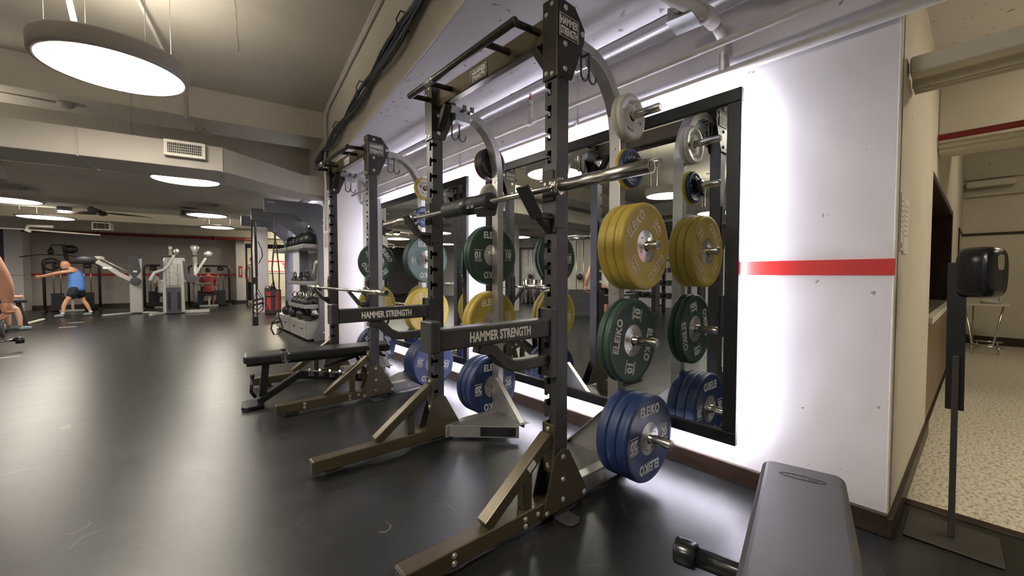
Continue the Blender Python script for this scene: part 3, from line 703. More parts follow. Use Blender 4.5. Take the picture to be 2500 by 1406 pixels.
        put(MB().sweep([(x_, yc-ph*0+(.01 if side < 0 else -.01)*0+ (1.3205-1.295)*(1 if side < 0 else -1), z_) for x_, _, z_ in arc], .071, .052, (0, 1, 0)), 'storage_post', 'silver', bevel=.004)
        ys = yc+(.0255 if side < 0 else -.0255)
        for zz in (1.95, 1.80, 1.45, 1.10, 1.02, .55):
            hex_bolt(bolts, (1.874, ys, zz), (-1, 0, 0), .007, .005)
        yo2 = ys+side*.0355
        pegs = ((.273, .30 if side < 0 else .24, .0245), (.770, .215, .0245), (1.268, .215, .0245), (1.684, .215, .0215), (2.005, .215, .0215))
        for zz, L, r in pegs[:5 if True else 4]:
            zz2 = zz if zz < 1.99 else 1.955
            p = MB().cyl((1.895, yo2, zz2), (1.895, yo2+side*L, zz2), r, seg=28).cyl((1.895, yo2+side*L, zz2), (1.895, yo2+side*(L+.004), zz2), r*.82, seg=28)
            put(p, 'plate_peg', 'chrome', bevel=.0015)
            put(MB().box(1.872, 1.918, min(yo2, yo2+side*.004), max(yo2, yo2+side*.004), zz2-.045, zz2+.045), 'peg_flange', 'silver', bevel=.002)
        # hook bracket with two hooks below the arch
        hb = put(MB().box(1.50, 1.62, ys-.025*side-.03, ys-.025*side+.03, 2.150, 2.196).box(1.50, 1.63, ys-.05, ys+.05, 2.193, 2.199), 'hook_bracket', 'galv', bevel=.003)
        for k, hx in enumerate((1.535, 1.595)):
            s2 = -1 if side < 0 else 1
            yy = ys+.045*side
            pts = [(hx, ys, 2.19), (hx, yy, 2.19), (hx, yy, 2.165), (hx, yy, 2.08)]+[(hx+.026-.026*math.cos(a)*1, yy, 2.08-.026*math.sin(a)) for a in [PI*j/8 for j in range(1, 9)]]+[(hx+.055, yy, 2.095)]
            put(MB().tube(pts, .0050, 10), 'hanging_hook', 'hook', hb)
            put(MB().box(hx-.014, hx+.014, ys-.09*side-.022, ys-.09*side+.022, 2.20, 2.208).box(hx-.014, hx+.014, ys-.11*side-.004, ys-.11*side+.004, 2.20, 2.235), 'hook_handle', 'hook', hb, bevel=.002)
        # silver floor frame and gusset sheet
        fa, fb = (1.285, 1.352) if side < 0 else (2.338, 2.405)
        put(MB().box(1.43, 1.965, fa, fb, .012, .100), 'base_rail', 'silver', bevel=.008, seg=3)
        put(MB().box(1.72, 1.745, fa-.0008, fa, .04, .07), 'sticker', 'wlett')
        put(MB().cut().cyl((1.93, (fa+fb)/2, 0), (1.93, (fa+fb)/2, .012), .03), 'rubber_foot', 'black')
        yq = 1.345 if side < 0 else 2.345
        d = 1 if side < 0 else -1
        put(MB().prism([(yq, .36), (yq+d*.02, .36), (yq+d*.305, .085), (yq+d*.30, .06), (yq, .06)], 0, 1.872, 1.876)
            .prism([(yq+d*.02, .36), (yq+d*.024, .362), (yq+d*.31, .088), (yq+d*.305, .085)], 0, 1.838, 1.876), 'gusset_sheet', 'silver')
        dk = [(1.432, yq), (1.472, yq), (1.80, yq+d*.325), (1.90, yq+d*.325), (1.90, yq)]
        put(MB().prism(dk, 2, .094, .0985), 'step_plate', 'tread')
        put(MB().beam((1.455, yq, .056), (1.80, yq+d*.330, .056), .006, .080, up=(0, 0, 1)), 'corner_channel', 'silver', bevel=.001)
        if side > 0:
            v = Vector((1.80-1.455, d*.330, 0)).normalized(); q = Vector((1.455, yq, .056))+v*.335; nn = Vector((v.y, -v.x, 0))
            if nn.x > 0: nn = -nn
            w_ = MB(); w_.beam(q-v*.12+nn*.0035, q+v*.12+nn*.0035, .002, .062)
            wp = put(w_, 'warning_label', 'black')
            l_ = MB()
            for k in range(4): l_.cut().beam(q-v*(.085-.01*k)+nn*.0048+Vector((0, 0, .018-.012*k)), q+v*(.085-.02*(k % 2))+nn*.0048+Vector((0, 0, .018-.012*k)), .0006, .003)
            l_.xf(inv); l_.build('label_print', 'hook', wp)
        # spotter arm with lettering
        if far: continue
        am = put(MB().box(.748, 1.326, lo+.004, hi-.004, .842, .922), 'spotter_arm', 'char', bevel=.007, seg=3)
        put(MB().box(.708, .748, lo-.002, hi+.002, .838, .952), 'arm_end_stop', 'char', am, bevel=.005, seg=3)
        put(MB().sweep([(.93, yc, .835), (1.005, yc, .815), (1.055, yc, .765), (1.105, yc, .738), (1.16, yc, .734), (1.32, yc, .734)], .050, .048, (0, 1, 0)), 'arm_brace', 'char', am, bevel=.005)
        put(MB().box(1.312, 1.349, lo-.006, lo, .655, .965).box(1.349, 1.40, lo-.006, lo, .66, .965).box(1.312, 1.349, hi, hi+.006, .655, .965).box(1.349, 1.40, hi, hi+.006, .66, .965).box(1.322, 1.349, lo, hi, .655, .965), 'arm_bracket', 'char', am, bevel=.002)
        hx = MB(); hex_bolt(hx, (1.322, yc, .80), (-1, 0, 0), .012, .02); hx.xf(inv); hx.cuts = []; hx.build('arm_pin', 'char', am)
        lt_ = MB(); put_text(lt_, 'HAMMER STRENGTH', (1.035, lo+.0037, .879), (1, 0, 0), (0, 0, 1), .052, xs=.655, bold=.035, depth=.008)
        put(lt_, 'lettering', 'wlett', am)
        # sticker on the near brace
        if side < 0:
            w_ = MB().beam((1.185, yc-.0305, .268), (1.225, yc-.0305, .296), .001, .030); put(w_, 'sticker', 'wlett')
    bolts.xf(inv)
    for (v0, f0) in [bolts.cuts[0]]: pass
    bolts.build('bolt', 'bolt', t)
    # pull-up frame and cross beam
    cb = put(MB().box(1.375, 1.425, 1.34, 2.35, 2.205, 2.315), 'cross_beam', 'bronze', bevel=.004)
    put(MB().beam((1.40, 2.25, 2.205), (1.40, 2.345, 2.07), .05, .04, up=(0, 1, 0)), 'beam_brace', 'brown', bevel=.003)
    put(MB().beam((1.40, 1.44, 2.205), (1.40, 1.345, 2.07), .05, .04, up=(0, 1, 0)), 'beam_brace', 'brown', bevel=.003)
    pl = put(MB().box(1.3725, 1.3752, 1.80, 1.965, 2.212, 2.29), 'name_plate', 'black', bevel=.001)
    l_ = MB()
    for (q, r_, s_, t_) in ((1.804, 1.961, 2.284, 2.287), (1.804, 1.961, 2.215, 2.218), (1.804, 1.807, 2.218, 2.284), (1.958, 1.961, 2.218, 2.284)): l_.box(1.3712, 1.3724, q, r_, s_, t_)
    put_text(l_, 'HAMMER', (1.3722, 1.882, 2.266), (0, -1, 0), (0, 0, 1), .038, xs=.85, bold=.035, depth=.02)
    put_text(l_, 'STRENGTH', (1.3722, 1.882, 2.234), (0, -1, 0), (0, 0, 1), .038, xs=.66, bold=.035, depth=.02)
    l_.xf(inv); l_.build('lettering', 'wlett', pl)
    pb = put(MB().cyl((1.215, 1.385, 2.25), (1.215, 2.405, 2.25), .019, seg=20), 'pull_up_bar', 'brown', bevel=.002)
    put(MB().cyl((1.215, 2.10, 2.25), (1.215, 2.19, 2.25), .0195, seg=20), 'bar_band', 'silver', pb)
    for yy in (1.40, 1.62, 2.17, 2.39):
        put(MB().tube([(1.215, yy, 2.25), (1.375, yy, 2.262)], .016, 14), 'pull_up_rung', 'brown', pb)
    return t
def jhook(dx, dy, side, z, label):
    # sandwich hook hung on an upright; local origin on the front face of the post
    y = (1.295 if side < 0 else 2.395)+dy
    t = thing('bar_hook', label, 'bar hook', (1.35+dx, y, z), 0, 'bar hooks on the uprights')
    MB().box(-.012, -.006, -.040, .040, .03, .19).box(-.012, .05, -.044, -.0395, -.10, .19).box(-.012, .05, .0395, .044, -.10, .19).box(-.012, -.006, -.04, .04, -.12, .03).build('hook_bracket', 'char', t, bevel=.002)
    MB().box(-.020, -.012, -.034, .034, .02, .16).build('wear_plate', 'brown', t, bevel=.006, seg=3)
    m = MB()
    for (yy, zz) in ((-.017, .10), (.017, .10)): m.cut().cyl((-.020, yy, zz), (-.022, yy, zz), .008, seg=14)
    m.build('screw', 'bolt', t)
    MB().prism([(-.012, -.035), (-.075, -.035), (-.155, .055), (-.165, .052), (-.085, -.06), (-.012, -.12)], 1, -.020, .020).build('hook_cradle', 'char', t, bevel=.002)
    MB().beam((-.178, 0, .066), (-.083, 0, -.060), .072, .014).beam((-.09, 0, -.058), (-.02, 0, -.055), .072, .010).build('lip_pad', 'black', t, bevel=.003)
    return t
rack(0, 0, 'nearest black squat rack, cut by the top edge, with a bar carrying a foam pad')
rack(.05, 2.30, 'second black squat rack, farther along the mirrors, with a flat bench inside it', far=True)
jhook(0, 0, -1, 1.43, 'bar hook on the right upright of the nearest rack')
jhook(0, 0, 1, 1.43, 'bar hook on the left upright of the nearest rack')
jhook(.05, 2.30, -1, .91, 'bar hook on the near upright of the second rack')
jhook(.05, 2.30, 1, .91, 'bar hook on the far upright of the second rack')

# ------------------------------------------------------------------ barbells
def barbell(x, y, z, label, L=2.19, rs=.025):
    t = thing('barbell', label, 'barbell', (x, y, z), 0, 'steel barbells on the racks')
    h = L/2
    MB().cyl((0, -h+.43, 0), (0, h-.43, 0), .0142, seg=24).build('shaft', 'steel', t)
    for s in (-1, 1):
        sl = MB().lathe([(0, s*(h-.002)), (.018, s*(h-.002)), (.019, s*h), (rs, s*h), (rs, s*(h-.42)), (.0142, s*(h-.42))], axis='y', seg=32).build('sleeve', 'steel', t)
        MB().lathe([(.0142, s*(h-.42)), (.036, s*(h-.42)), (.038, s*(h-.425)), (.038, s*(h-.44)), (.030, s*(h-.455)), (.0142, s*(h-.46))], axis='y', seg=28).build('collar', 'chrome', t)
        MB().cyl((0, s*(h-.003), 0), (0, s*(h+.0008), 0), .016, seg=20).build('end_cap', 'hook', t)
    return t
barbell(1.287, 1.85, 1.495, 'steel barbell on the nearest rack, wearing a black foam pad')
barbell(1.315, 4.11, .975, 'steel barbell set low on the second rack, above the bench')
t = thing('barbell_pad', 'black foam pad strapped round the nearest barbell', 'barbell pad', (1.287, 1.868, 1.495))
MB().lathe([(.0150, -.215), (.043, -.215), (.047, -.210), (.047, .210), (.043, .215), (.0150, .215)], axis='y', seg=36).build('foam_sleeve', 'foam', t)
MB().lathe([(.0472, -.055), (.050, -.053), (.050, .053), (.0472, .055)], axis='y', seg=36).build('closing_strap', 'black', t)
MB().prism([(-.05, -.03), (-.035, -.075), (.03, -.07), (.045, -.02)], 1, -.21, -.13).build('strap_tail', 'black', t, bevel=.004)
l_ = MB(); l_.cut().box(-.0486, -.0440, -.125, -.095, -.026, -.010).cut().box(-.0486, -.0440, -.085, -.06, -.026, -.010); l_.build('pad_mark', 'hook', t)

# ------------------------------------------------------------------ weight plates
KIND = {   # radius, thickness, material, number
    '20': (.225, .060, 'pblue', '20'), '15': (.225, .050, 'pyel', '15'), '10': (.225, .040, 'pgreen', '10'),
    's5': (.120, .030, 'pwhite', '5'), 's2': (.100, .024, 'pblue', '2'), 's1': (.106, .022, 'pyel', '1'), 'sg': (.116, .034, 'pgreen', '10'), 'sr': (.118, .030, 'pred', '2'), 'sw': (.085, .022, 'pwhite', '5'), 'sb': (.118, .026, 'black', '5')}
PLATE_GROUP = 'bumper plates stored on the racks'
_pc = {}
def plate(kind, loc, rot, label, full, cat='weight plate'):
    # full: with print and hub on the -Y face; local axis along Y, -Y face at y = 0
    key = (kind, full)
    R, th, m, num = KIND[kind]
    if key in _pc:
        t = copy_tree(_pc[key])
    else:
        t = thing('weight_plate', '', cat)
        hr = .0275 if R > .2 else .0255
        if R > .2:
            prof = [(.086, .004), (.190, .004), (.196, .001), (.214, 0), (.221, .003), (R, .010), (R, th-.010), (.221, th-.003), (.214, th), (.196, th-.001), (.190, th-.004), (.086, th-.004)]
            MB().lathe(prof, axis='y', seg=72).build('rubber_disc', m, t)
            MB().lathe([(hr, .0), (.030, .0), (.034, .003), (.078, .003), (.0855, .0055), (.0865, .0055), (.0865, th-.0055), (.078, th-.003), (.034, th-.003), (.030, th), (hr, th), (hr, 0)], axis='y', seg=48).build('hub', 'hub', t)
            if full:
                m2 = MB()
                for k in range(5):
                    a = k*2*PI/5+.4; m2.cut().cyl((.060*math.cos(a), .003, .060*math.sin(a)), (.060*math.cos(a), .0012, .060*math.sin(a)), .0055, seg=10)
                m2.build('hub_rivet', 'steel', t)
                lm = 'palegold' if kind == '15' else 'plett'
                c = (0, .0035, 0)
                l_ = MB()
                for sg in (1, -1):
                    l_.cut(); put_text(l_, 'ELEIKO', (0, .0035, sg*.146), (sg, 0, 0), (0, 0, sg), .068, bold=.034, depth=.03, xs=.78, spacing=1.09)
                l_.build('lettering', lm, t)
                l_ = MB()
                for sg in (1, -1):
                    l_.cut(); put_text(l_, num, (sg*.143, .0035, 0), (sg, 0, 0), (0, 0, sg), .070, bold=.045, depth=.03, xs=.86)
                    l_.box(sg*.143-.036, sg*.143+.036, .0020, .0036, .034, .0375); l_.box(sg*.143-.036, sg*.143+.036, .0020, .0036, -.0375, -.034)
                    put_text(l_, 'SWEDEN', (sg*.143, .0035, sg*.045), (sg, 0, 0), (0, 0, sg), .013, bold=.02, depth=.03, xs=1.2)
                l_.build('number', lm, t)
        else:
            MB().lathe([(hr, .003), (hr+.014, .003), (hr+.018, .007), (R*.72, .007), (R*.80, .001), (R*.94, 0), (R, .006), (R, th-.006), (R*.94, th), (R*.80, th-.001), (R*.72, th-.006), (hr+.018, th-.006), (hr+.014, th-.003), (hr, th-.003), (hr, .003)], axis='y', seg=56).build('plate_disc', m, t)
            if full and kind not in ('sb', 'sg', 'sr'):
                l_ = MB()
                lm = 'machd' if m == 'pwhite' else 'plett'
                for k in range(4):
                    a = k*PI/2+.35
                    if k % 2 == 0: l_.cut(); arc_text(l_, 'ELEIKO' if k == 0 else 'EIKO', (0, .0065, 0), R*.60, a+PI/4, .020, adv=.75, bold=.04, depth=.05)
                    else:
                        l_.cut(); cx, cz = R*.60*math.cos(a+PI/4), R*.60*math.sin(a+PI/4); put_text(l_, num, (cx, .0065, cz), (math.cos(a-PI/4), 0, math.sin(a-PI/4)), (-math.sin(a-PI/4), 0, math.cos(a-PI/4)), .038, bold=.05, depth=.04)
                l_.build('lettering', lm, t)
        _pc[key] = t
    t.location = loc; t.rotation_euler = (0, -rot, 0); t['label'] = label; t['group'] = PLATE_GROUP
    return t
ORD = {0: 'outermost', 1: 'middle', 2: 'innermost'}
def stack(kinds, x, z, yface, side, rots, where, colname):
    # kinds listed from the post outwards; side -1: towards the camera, +1: away from it
    y = yface; n = len(kinds)
    for i, k in enumerate(kinds):
        th = KIND[k][1]
        y0 = y-th if side < 0 else y
        y = y0 if side < 0 else y+th
        out = i == n-1 if side < 0 else i == 0
        pos = 'only' if n == 1 else ('outermost' if i == n-1 else 'innermost' if i == 0 else 'middle')
        plate(k, (x, y0, z-.003), rots, f'{pos} {colname[i] if isinstance(colname, list) else colname} plate, {where}', out)
def rx(dx): return 1.895+dx
for dx, dy, w0 in ((0, 0, 'nearest rack'), (.05, 2.30, 'second rack')):
    n = 'near side of '+w0; f = 'far side of '+w0
    ya = 1.285-.0035+dy; yb = 2.405+.0035+dy
    X = rx(dx)
    stack(['20']*3, X, .273, ya, -1, .0 if dy == 0 else -.25, 'lowest peg, '+n, 'blue 20 kg')
    if dy == 0:
        stack(['15']*3, X, 1.268, ya, -1, math.radians(42), 'middle peg, '+n, 'yellow 15 kg')
        stack(['10']*2, X, .770, ya, -1, math.radians(76), 'second peg up, '+n, 'green 10 kg')
        stack(['s1', 's2'], X, 1.684, ya-.02, -1, .5, 'fourth peg up, '+n, ['small yellow', 'small blue'])
        stack(['s5', 's5'], X, 1.955, ya-.0, -1, .2, 'top peg, '+n, 'small off-white')
    else:
        stack(['15']*2, X, .770, ya, -1, .05, 'second peg up, '+n, 'yellow 15 kg')
        stack(['10']*2, X, 1.268, ya, -1, .05, 'middle peg, '+n, 'green 10 kg')
        stack(['s1', 'sw'], X, 1.955, ya, -1, .2, 'top peg, '+n, ['small yellow', 'small off-white'])
        stack(['s2'], X, 1.684, ya, -1, .3, 'fourth peg up, '+n, 'small blue')
    if dy == 0:
        stack(['20']*3, X, .273, yb, 1, .0, 'lowest peg, '+f, 'blue 20 kg')
        stack(['15']*2, X, .770, yb, 1, .12, 'second peg up, '+f, 'yellow 15 kg')
        stack(['10']*2, X, 1.268, yb, 1, .0, 'middle peg, '+f, 'green 10 kg')
        stack(['s5'], X, 1.684, yb, 1, .0, 'fourth peg up, '+f, 'small off-white')
        stack(['sb', 'sg', 'sr'], X, 1.955, yb, 1, .0, 'top peg, '+f, ['small black', 'small green', 'small dark red'])
    else:
        stack(['20']*2, X, .273, yb, 1, .5, 'lowest peg, '+f, 'blue 20 kg')
        stack(['15']*1, X, .770, yb, 1, 1.9, 'second peg up, '+f, 'yellow 15 kg')
        stack(['10']*1, X, 1.268, yb, 1, 2.2, 'middle peg, '+f, 'green 10 kg')
        stack(['sb'], X, 1.684, yb, 1, .0, 'fourth peg up, '+f, 'small black')
t = thing('collar_clamp', 'black collar clamp gripping the peg in front of the small blue plate', 'clamp', (1.895, 1.205, 1.684))
MB().lathe([(.0225, -.03), (.040, -.03), (.043, -.022), (.043, .012), (.0225, .014)], axis='y', seg=20).build('clamp_ring', 'black', t)
MB().prism([(.03, -.005), (.085, .03), (.075, .055), (.02, .035)], 1, -.022, .006).build('clamp_lever', 'black', t, bevel=.004)
MB().cyl((-.03, -.01, -.03), (-.055, -.01, -.05), .012).build('clamp_pivot', 'black', t)
# chalk bag style box on the base of the second rack is left out: nothing there

# ------------------------------------------------------------------ benches
def rounded_pad(L, W0, W1, Hh, r=.03, cr=.05):
    # tapered pad along +X from 0..L
    m = MB(); pts = []
    cs = [(0, -W0/2), (L, -W1/2), (L, W1/2), (0, W0/2)]
    for i, (cx, cy) in enumerate(cs):
        sx = 1 if cx > 0 else -1; sy = 1 if cy > 0 else -1
        ox = cx-sx*cr; oy = cy-sy*cr
        a0 = {0: PI, 1: -PI/2, 2: 0, 3: PI/2}[i]
        for k in range(7): pts.append((ox+cr*math.cos(a0+k*PI/12), oy+cr*math.sin(a0+k*PI/12)))
    m.prism(pts, 2, 0, Hh); return m
def flat_bench(loc, rz, label):
    t = thing('weight_bench', label, 'bench', loc, rz)
    p = rounded_pad(.29, .235, .255, .065, cr=.03).build('seat_pad', 'vinyl2', t, bevel=.016, seg=3)
    p.location = (0, 0, .385)
    p = rounded_pad(.88, .27, .255, .068, cr=.03).build('back_pad', 'vinyl2', t, bevel=.016, seg=3)
    p.location = (.31, 0, .385)
    MB().box(.27, .34, -.10, -.08, .375, .46).box(.27, .34, .08, .10, .375, .46).build('hinge', 'chrome', t, bevel=.003)
    MB().box(.02, .30, -.04, .04, .35, .385).box(.32, 1.1, -.045, .045, .35, .385).build('pad_frame', 'black', t, bevel=.004)
    MB().beam((.16, 0, .375), (.13, 0, .08), .06, .055, up=(1, 0, 0)).build('front_post', 'gloss', t, bevel=.008)
    MB().beam((.10, 0, .035), (.42, 0, .24), .075, .055).build('front_brace', 'gloss', t, bevel=.006)
    MB().beam((.40, 0, .235), (1.13, 0, .10), .07, .07).build('main_rail', 'gloss', t, bevel=.006)
    m = MB()
    for k in range(6):
        q = .50+k*.085; z = .245-(q-.40)*.185
        m.cut().prism([(q-.02, z-.015), (q-.015, z+.035), (q+.0, z+.045), (q+.004, z+.02), (q+.022, z+.015), (q+.03, z-.02)], 1, -.04, .04)
    m.build('ladder_tooth', 'chrome', t, bevel=.003)
    MB().beam((.90, 0, .35), (.62, 0, .28), .03, .03).beam((.90, .0, .34), (1.0, 0, .14), .03, .03).build('back_strut', 'black', t, bevel=.003)
    MB().tube([(.06, -.055, .26), (.05, -.055, .14), (.08, -.055, .09)], .014).cyl((.06, -.055, .26), (.06, -.055, .285), .017).build('side_handle', 'gloss', t)
    MB().prism([(.02, -.13), (.14, -.10), (.14, .10), (.02, .13), (-.02, .10), (-.02, -.10)], 2, .006, .032).build('front_foot', 'gloss', t, bevel=.006)
    MB().cut().cyl((.02, -.10, 0), (.02, -.10, .012), .03).cut().cyl((.02, .10, 0), (.02, .10, .012), .03).build('rubber_foot', 'black', t)
    MB().box(1.09, 1.17, -.22, .22, .03, .10).build('rear_foot', 'gloss', t, bevel=.008)
    MB().cut().cyl((1.13, -.25, .04), (1.13, -.215, .04), .04, seg=24).cut().cyl((1.13, .215, .04), (1.13, .25, .04), .04, seg=24).build('wheel', 'black', t)
    MB().tube([(1.08, -.05, .36), (1.15, -.05, .33), (1.15, .05, .33), (1.08, .05, .36)], .012).build('end_handle', 'gloss', t)
    return t
flat_bench((.50, 4.02, 0), math.radians(-9), 'black adjustable bench lying flat inside the second rack')
# big pad at the lower right, seen from above
t = thing('weight_bench', 'grey-black padded bench at the bottom right corner, close to the camera', 'bench', (1.66, .39, 0), math.radians(193.4))
p = rounded_pad(1.15, .232, .240, .06, cr=.035).build('back_pad', 'vinyl', t, bevel=.022, seg=4); p.location = (0, 0, .40)
MB().box(.10, 1.0, -.05, .05, .34, .40).build('pad_frame', 'black', t, bevel=.005)
MB().beam((.28, 0, .34), (.33, 0, .10), .07, .06, up=(1, 0, 0)).build('rear_post', 'gloss', t, bevel=.006)
MB().box(.15, 1.05, -.035, .035, .05, .12).build('main_rail', 'gloss', t, bevel=.008)
MB().box(.30, .38, -.24, .20, .05, .11).build('cross_foot', 'gloss', t, bevel=.01)
MB().cut().cyl((.29, -.345, .19), (.29, -.275, .19), .042, seg=28).cut().cyl((.29, .24, .19), (.29, .31, .19), .042, seg=28).build('roller', 'gloss', t, bevel=.008)
MB().cyl((.29, -.275, .19), (.29, .24, .19), .030, seg=24).build('roller_tube', 'gloss', t)
MB().beam((.29, 0, .12), (.29, 0, .34), .05, .05, up=(1, 0, 0)).build('roller_post', 'gloss', t, bevel=.005)
MB().cut().box(1.0, 1.08, -.2, .2, 0, .05).cut().box(.30, .38, .12, .2, 0, .05).cut().box(.30, .38, -.23, -.17, 0, .05).build('foot_pad', 'black', t, bevel=.005)
# stitched badge: an oval with a plain raised word shape
m = MB()
pts = [(.105+.016*math.sin(a), .062*math.cos(a), .4605) for a in [2*PI*k/40 for k in range(41)]]
m.tube(pts, .0012, 5)
put_text(m, 'Cybex', (.105, 0, .4602), (0, 1, 0), (-1, 0, 0), .034, bold=.0, depth=.03)
m.build('stitched_badge', 'vinyl2', t)

# ------------------------------------------------------------------ sanitiser stand
t = thing('sanitizer_stand', 'tall black hand sanitizer stand on a square base plate by the corridor', 'stand', (2.52, .06, 0), 0)
MB().prism([(-.13, -.145), (.127, -.135), (.13, .14), (-.13, .138)], 2, .001, .010).build('base_plate', 'standpl', t, bevel=.003)
MB().beam((.0, .0, .01), (.0, .004, .78), .045, .020, up=(0, 1, 0)).build('pole', 'standpl', t, bevel=.003)
MB().beam((.0, .004, .55), (.0, .010, 1.17), .010, .055, up=(0, 1, 0)).build('back_plate', 'black', t, bevel=.002)
d = rounded = MB()
prof = []
for k in range(9):
    a = k/8
    prof.append(a)
n = 32; vs = []; L_ = 9
def rr(a, hx, hz, e=3.2):
    c, s_ = math.cos(a), math.sin(a)
    return hx*math.copysign(abs(c)**(2/e), c), hz*math.copysign(abs(s_)**(2/e), s_)
lay = [(-.004, .90), (.0, .97), (.02, 1.0), (.055, 1.0), (.08, .97), (.095, .90), (.102, .78), (.105, .4), (.1055, .02)]
for (dd, sc) in lay:
    for k in range(n):
        y_, z_ = rr(2*PI*k/n, .058*sc, .104*(sc*.6+.4 if dd > .05 else sc)); vs.append((0+y_, -dd, z_))
fs = [(n*i+k, n*i+(k+1) % n, n*(i+1)+(k+1) % n, n*(i+1)+k) for i in range(L_-1) for k in range(n)]
fs += [tuple(range(n-1, -1, -1)), tuple(n*(L_-1)+k for k in range(n))]
m = MB(); m.add(vs, fs, True)
o = m.build('dispenser_body', 'gloss', t); o.location = (.014, -.016, 1.128); o.rotation_euler = (0, 0, math.radians(-32))
mm = MB(); vs = []
for dd in (.1045, .107):
    for k in range(n):
        y_, z_ = rr(2*PI*k/n, .016, .030, 4); vs.append((y_, -dd, z_+.04))
mm.add(vs, [(k, (k+1) % n, (k+1) % n+n, k+n) for k in range(n)]+[tuple(range(n)), tuple(range(2*n-1, n-1, -1))])
w2 = mm.build('level_window', 'steel', t); w2.location = o.location; w2.rotation_euler = o.rotation_euler

# ================================================================== GREY RIG WITH SHELVES AND STRAPS
RY = (7.30, 8.51, 9.72)
t = thing('training_rig', 'blue-grey training rig with cantilever arms and shelves beyond the second rack', 'training rig', (2.08, 8.51, 0))
OX, OY = -2.08, -8.51
def rput(mb, name, m, **k): mb.xf(Matrix.Translation((OX, OY, 0))); return mb.build(name, m, t, **k)
for yy in RY:
    rput(MB().prism([(1.22, 2.11), (1.22, 2.295), (2.02, 2.295), (2.16, 2.21), (2.16, 2.10), (1.95, 2.10)], 1, yy-.03, yy-.024).prism([(1.22, 2.11), (1.22, 2.295), (2.02, 2.295), (2.16, 2.21), (2.16, 2.10), (1.95, 2.10)], 1, yy+.024, yy+.03)
         .box(1.215, 1.222, yy-.03, yy+.03, 2.105, 2.297).box(1.22, 2.0, yy-.03, yy+.03, 2.10, 2.107), 'cantilever_arm', 'rig')
    rput(MB().prism([(1.62, 2.11), (2.14, 2.11), (2.14, 1.60), (1.98, 1.70), (1.94, 1.84)], 1, yy-.0415, yy-.0365), 'arm_gusset', 'rig')
    rput(MB().box(1.99, 2.14, yy-.036, yy+.036, .02, 2.12), 'rig_post', 'rig', bevel=.004)
    rput(MB().prism([(1.90, .0), (2.20, .0), (2.20, .03), (2.14, .24), (1.99, .24), (1.90, .03)], 1, yy-.042, yy-.036), 'post_foot', 'rig', bevel=.002)
    b_ = MB()
    for (xx, zz) in ((2.07, 2.03), (2.07, 1.93), (2.10, 1.2), (2.10, .75), (2.05, .14), (2.12, .07)): hex_bolt(b_, (xx, yy-.042, zz), (0, -1, 0), .011, .007)
    rput(b_, 'bolt', 'bolt')
rput(MB().box(1.25, 1.36, 7.267, 7.269, 2.235, 2.26), 'maker_badge', 'rigs')
rput(MB().cut().box(2.02, 2.10, 7.33, 8.48, 2.13, 2.23).cut().box(2.02, 2.10, 8.54, 9.69, 2.13, 2.23), 'top_rail', 'rig', bevel=.004)
for bay, (ya, yb) in enumerate(((7.345, 8.465), (8.555, 9.68))):
    for zz in ((1.575, .955, .56) if bay == 0 else (1.575,)):
        rput(MB().box(1.775, 2.13, ya, yb, zz-.005, zz+.0).box(1.775, 1.785, ya, yb, zz-.012, zz+.055).box(1.785, 2.13, ya, ya+.006, zz-.012, zz+.055).box(1.785, 2.13, yb-.006, yb, zz-.012, zz+.055)
             .box(1.77, 1.776, ya+.01, yb-.01, zz+.018, zz+.026), 'shelf', 'rigs', bevel=.001)
    dr = rput(MB().box(1.81, 2.15, ya, yb, .03, .315), 'drawer_box', 'rigs', bevel=.004)
    for k in range(2):
        y0_ = ya+.012+k*(yb-ya-.012)/2
        h_ = MB().box(1.798, 1.811, y0_, y0_+(yb-ya-.036)/2, .045, .305); h_.xf(Matrix.Translation((OX, OY, 0))); q = h_.build('drawer', 'rigs', dr, bevel=.003)
        h_ = MB().box(1.786, 1.798, y0_+.2, y0_+.32, .20, .212).box(1.786, 1.792, y0_+.2, y0_+.32, .185, .2); h_.xf(Matrix.Translation((OX, OY, 0))); h_.build('drawer_handle', 'machd', q)
rput(MB().cut().box(1.84, 1.9, 7.36, 7.42, 0, .03).cut().box(1.84, 1.9, 9.6, 9.66, 0, .03), 'rubber_foot', 'black')
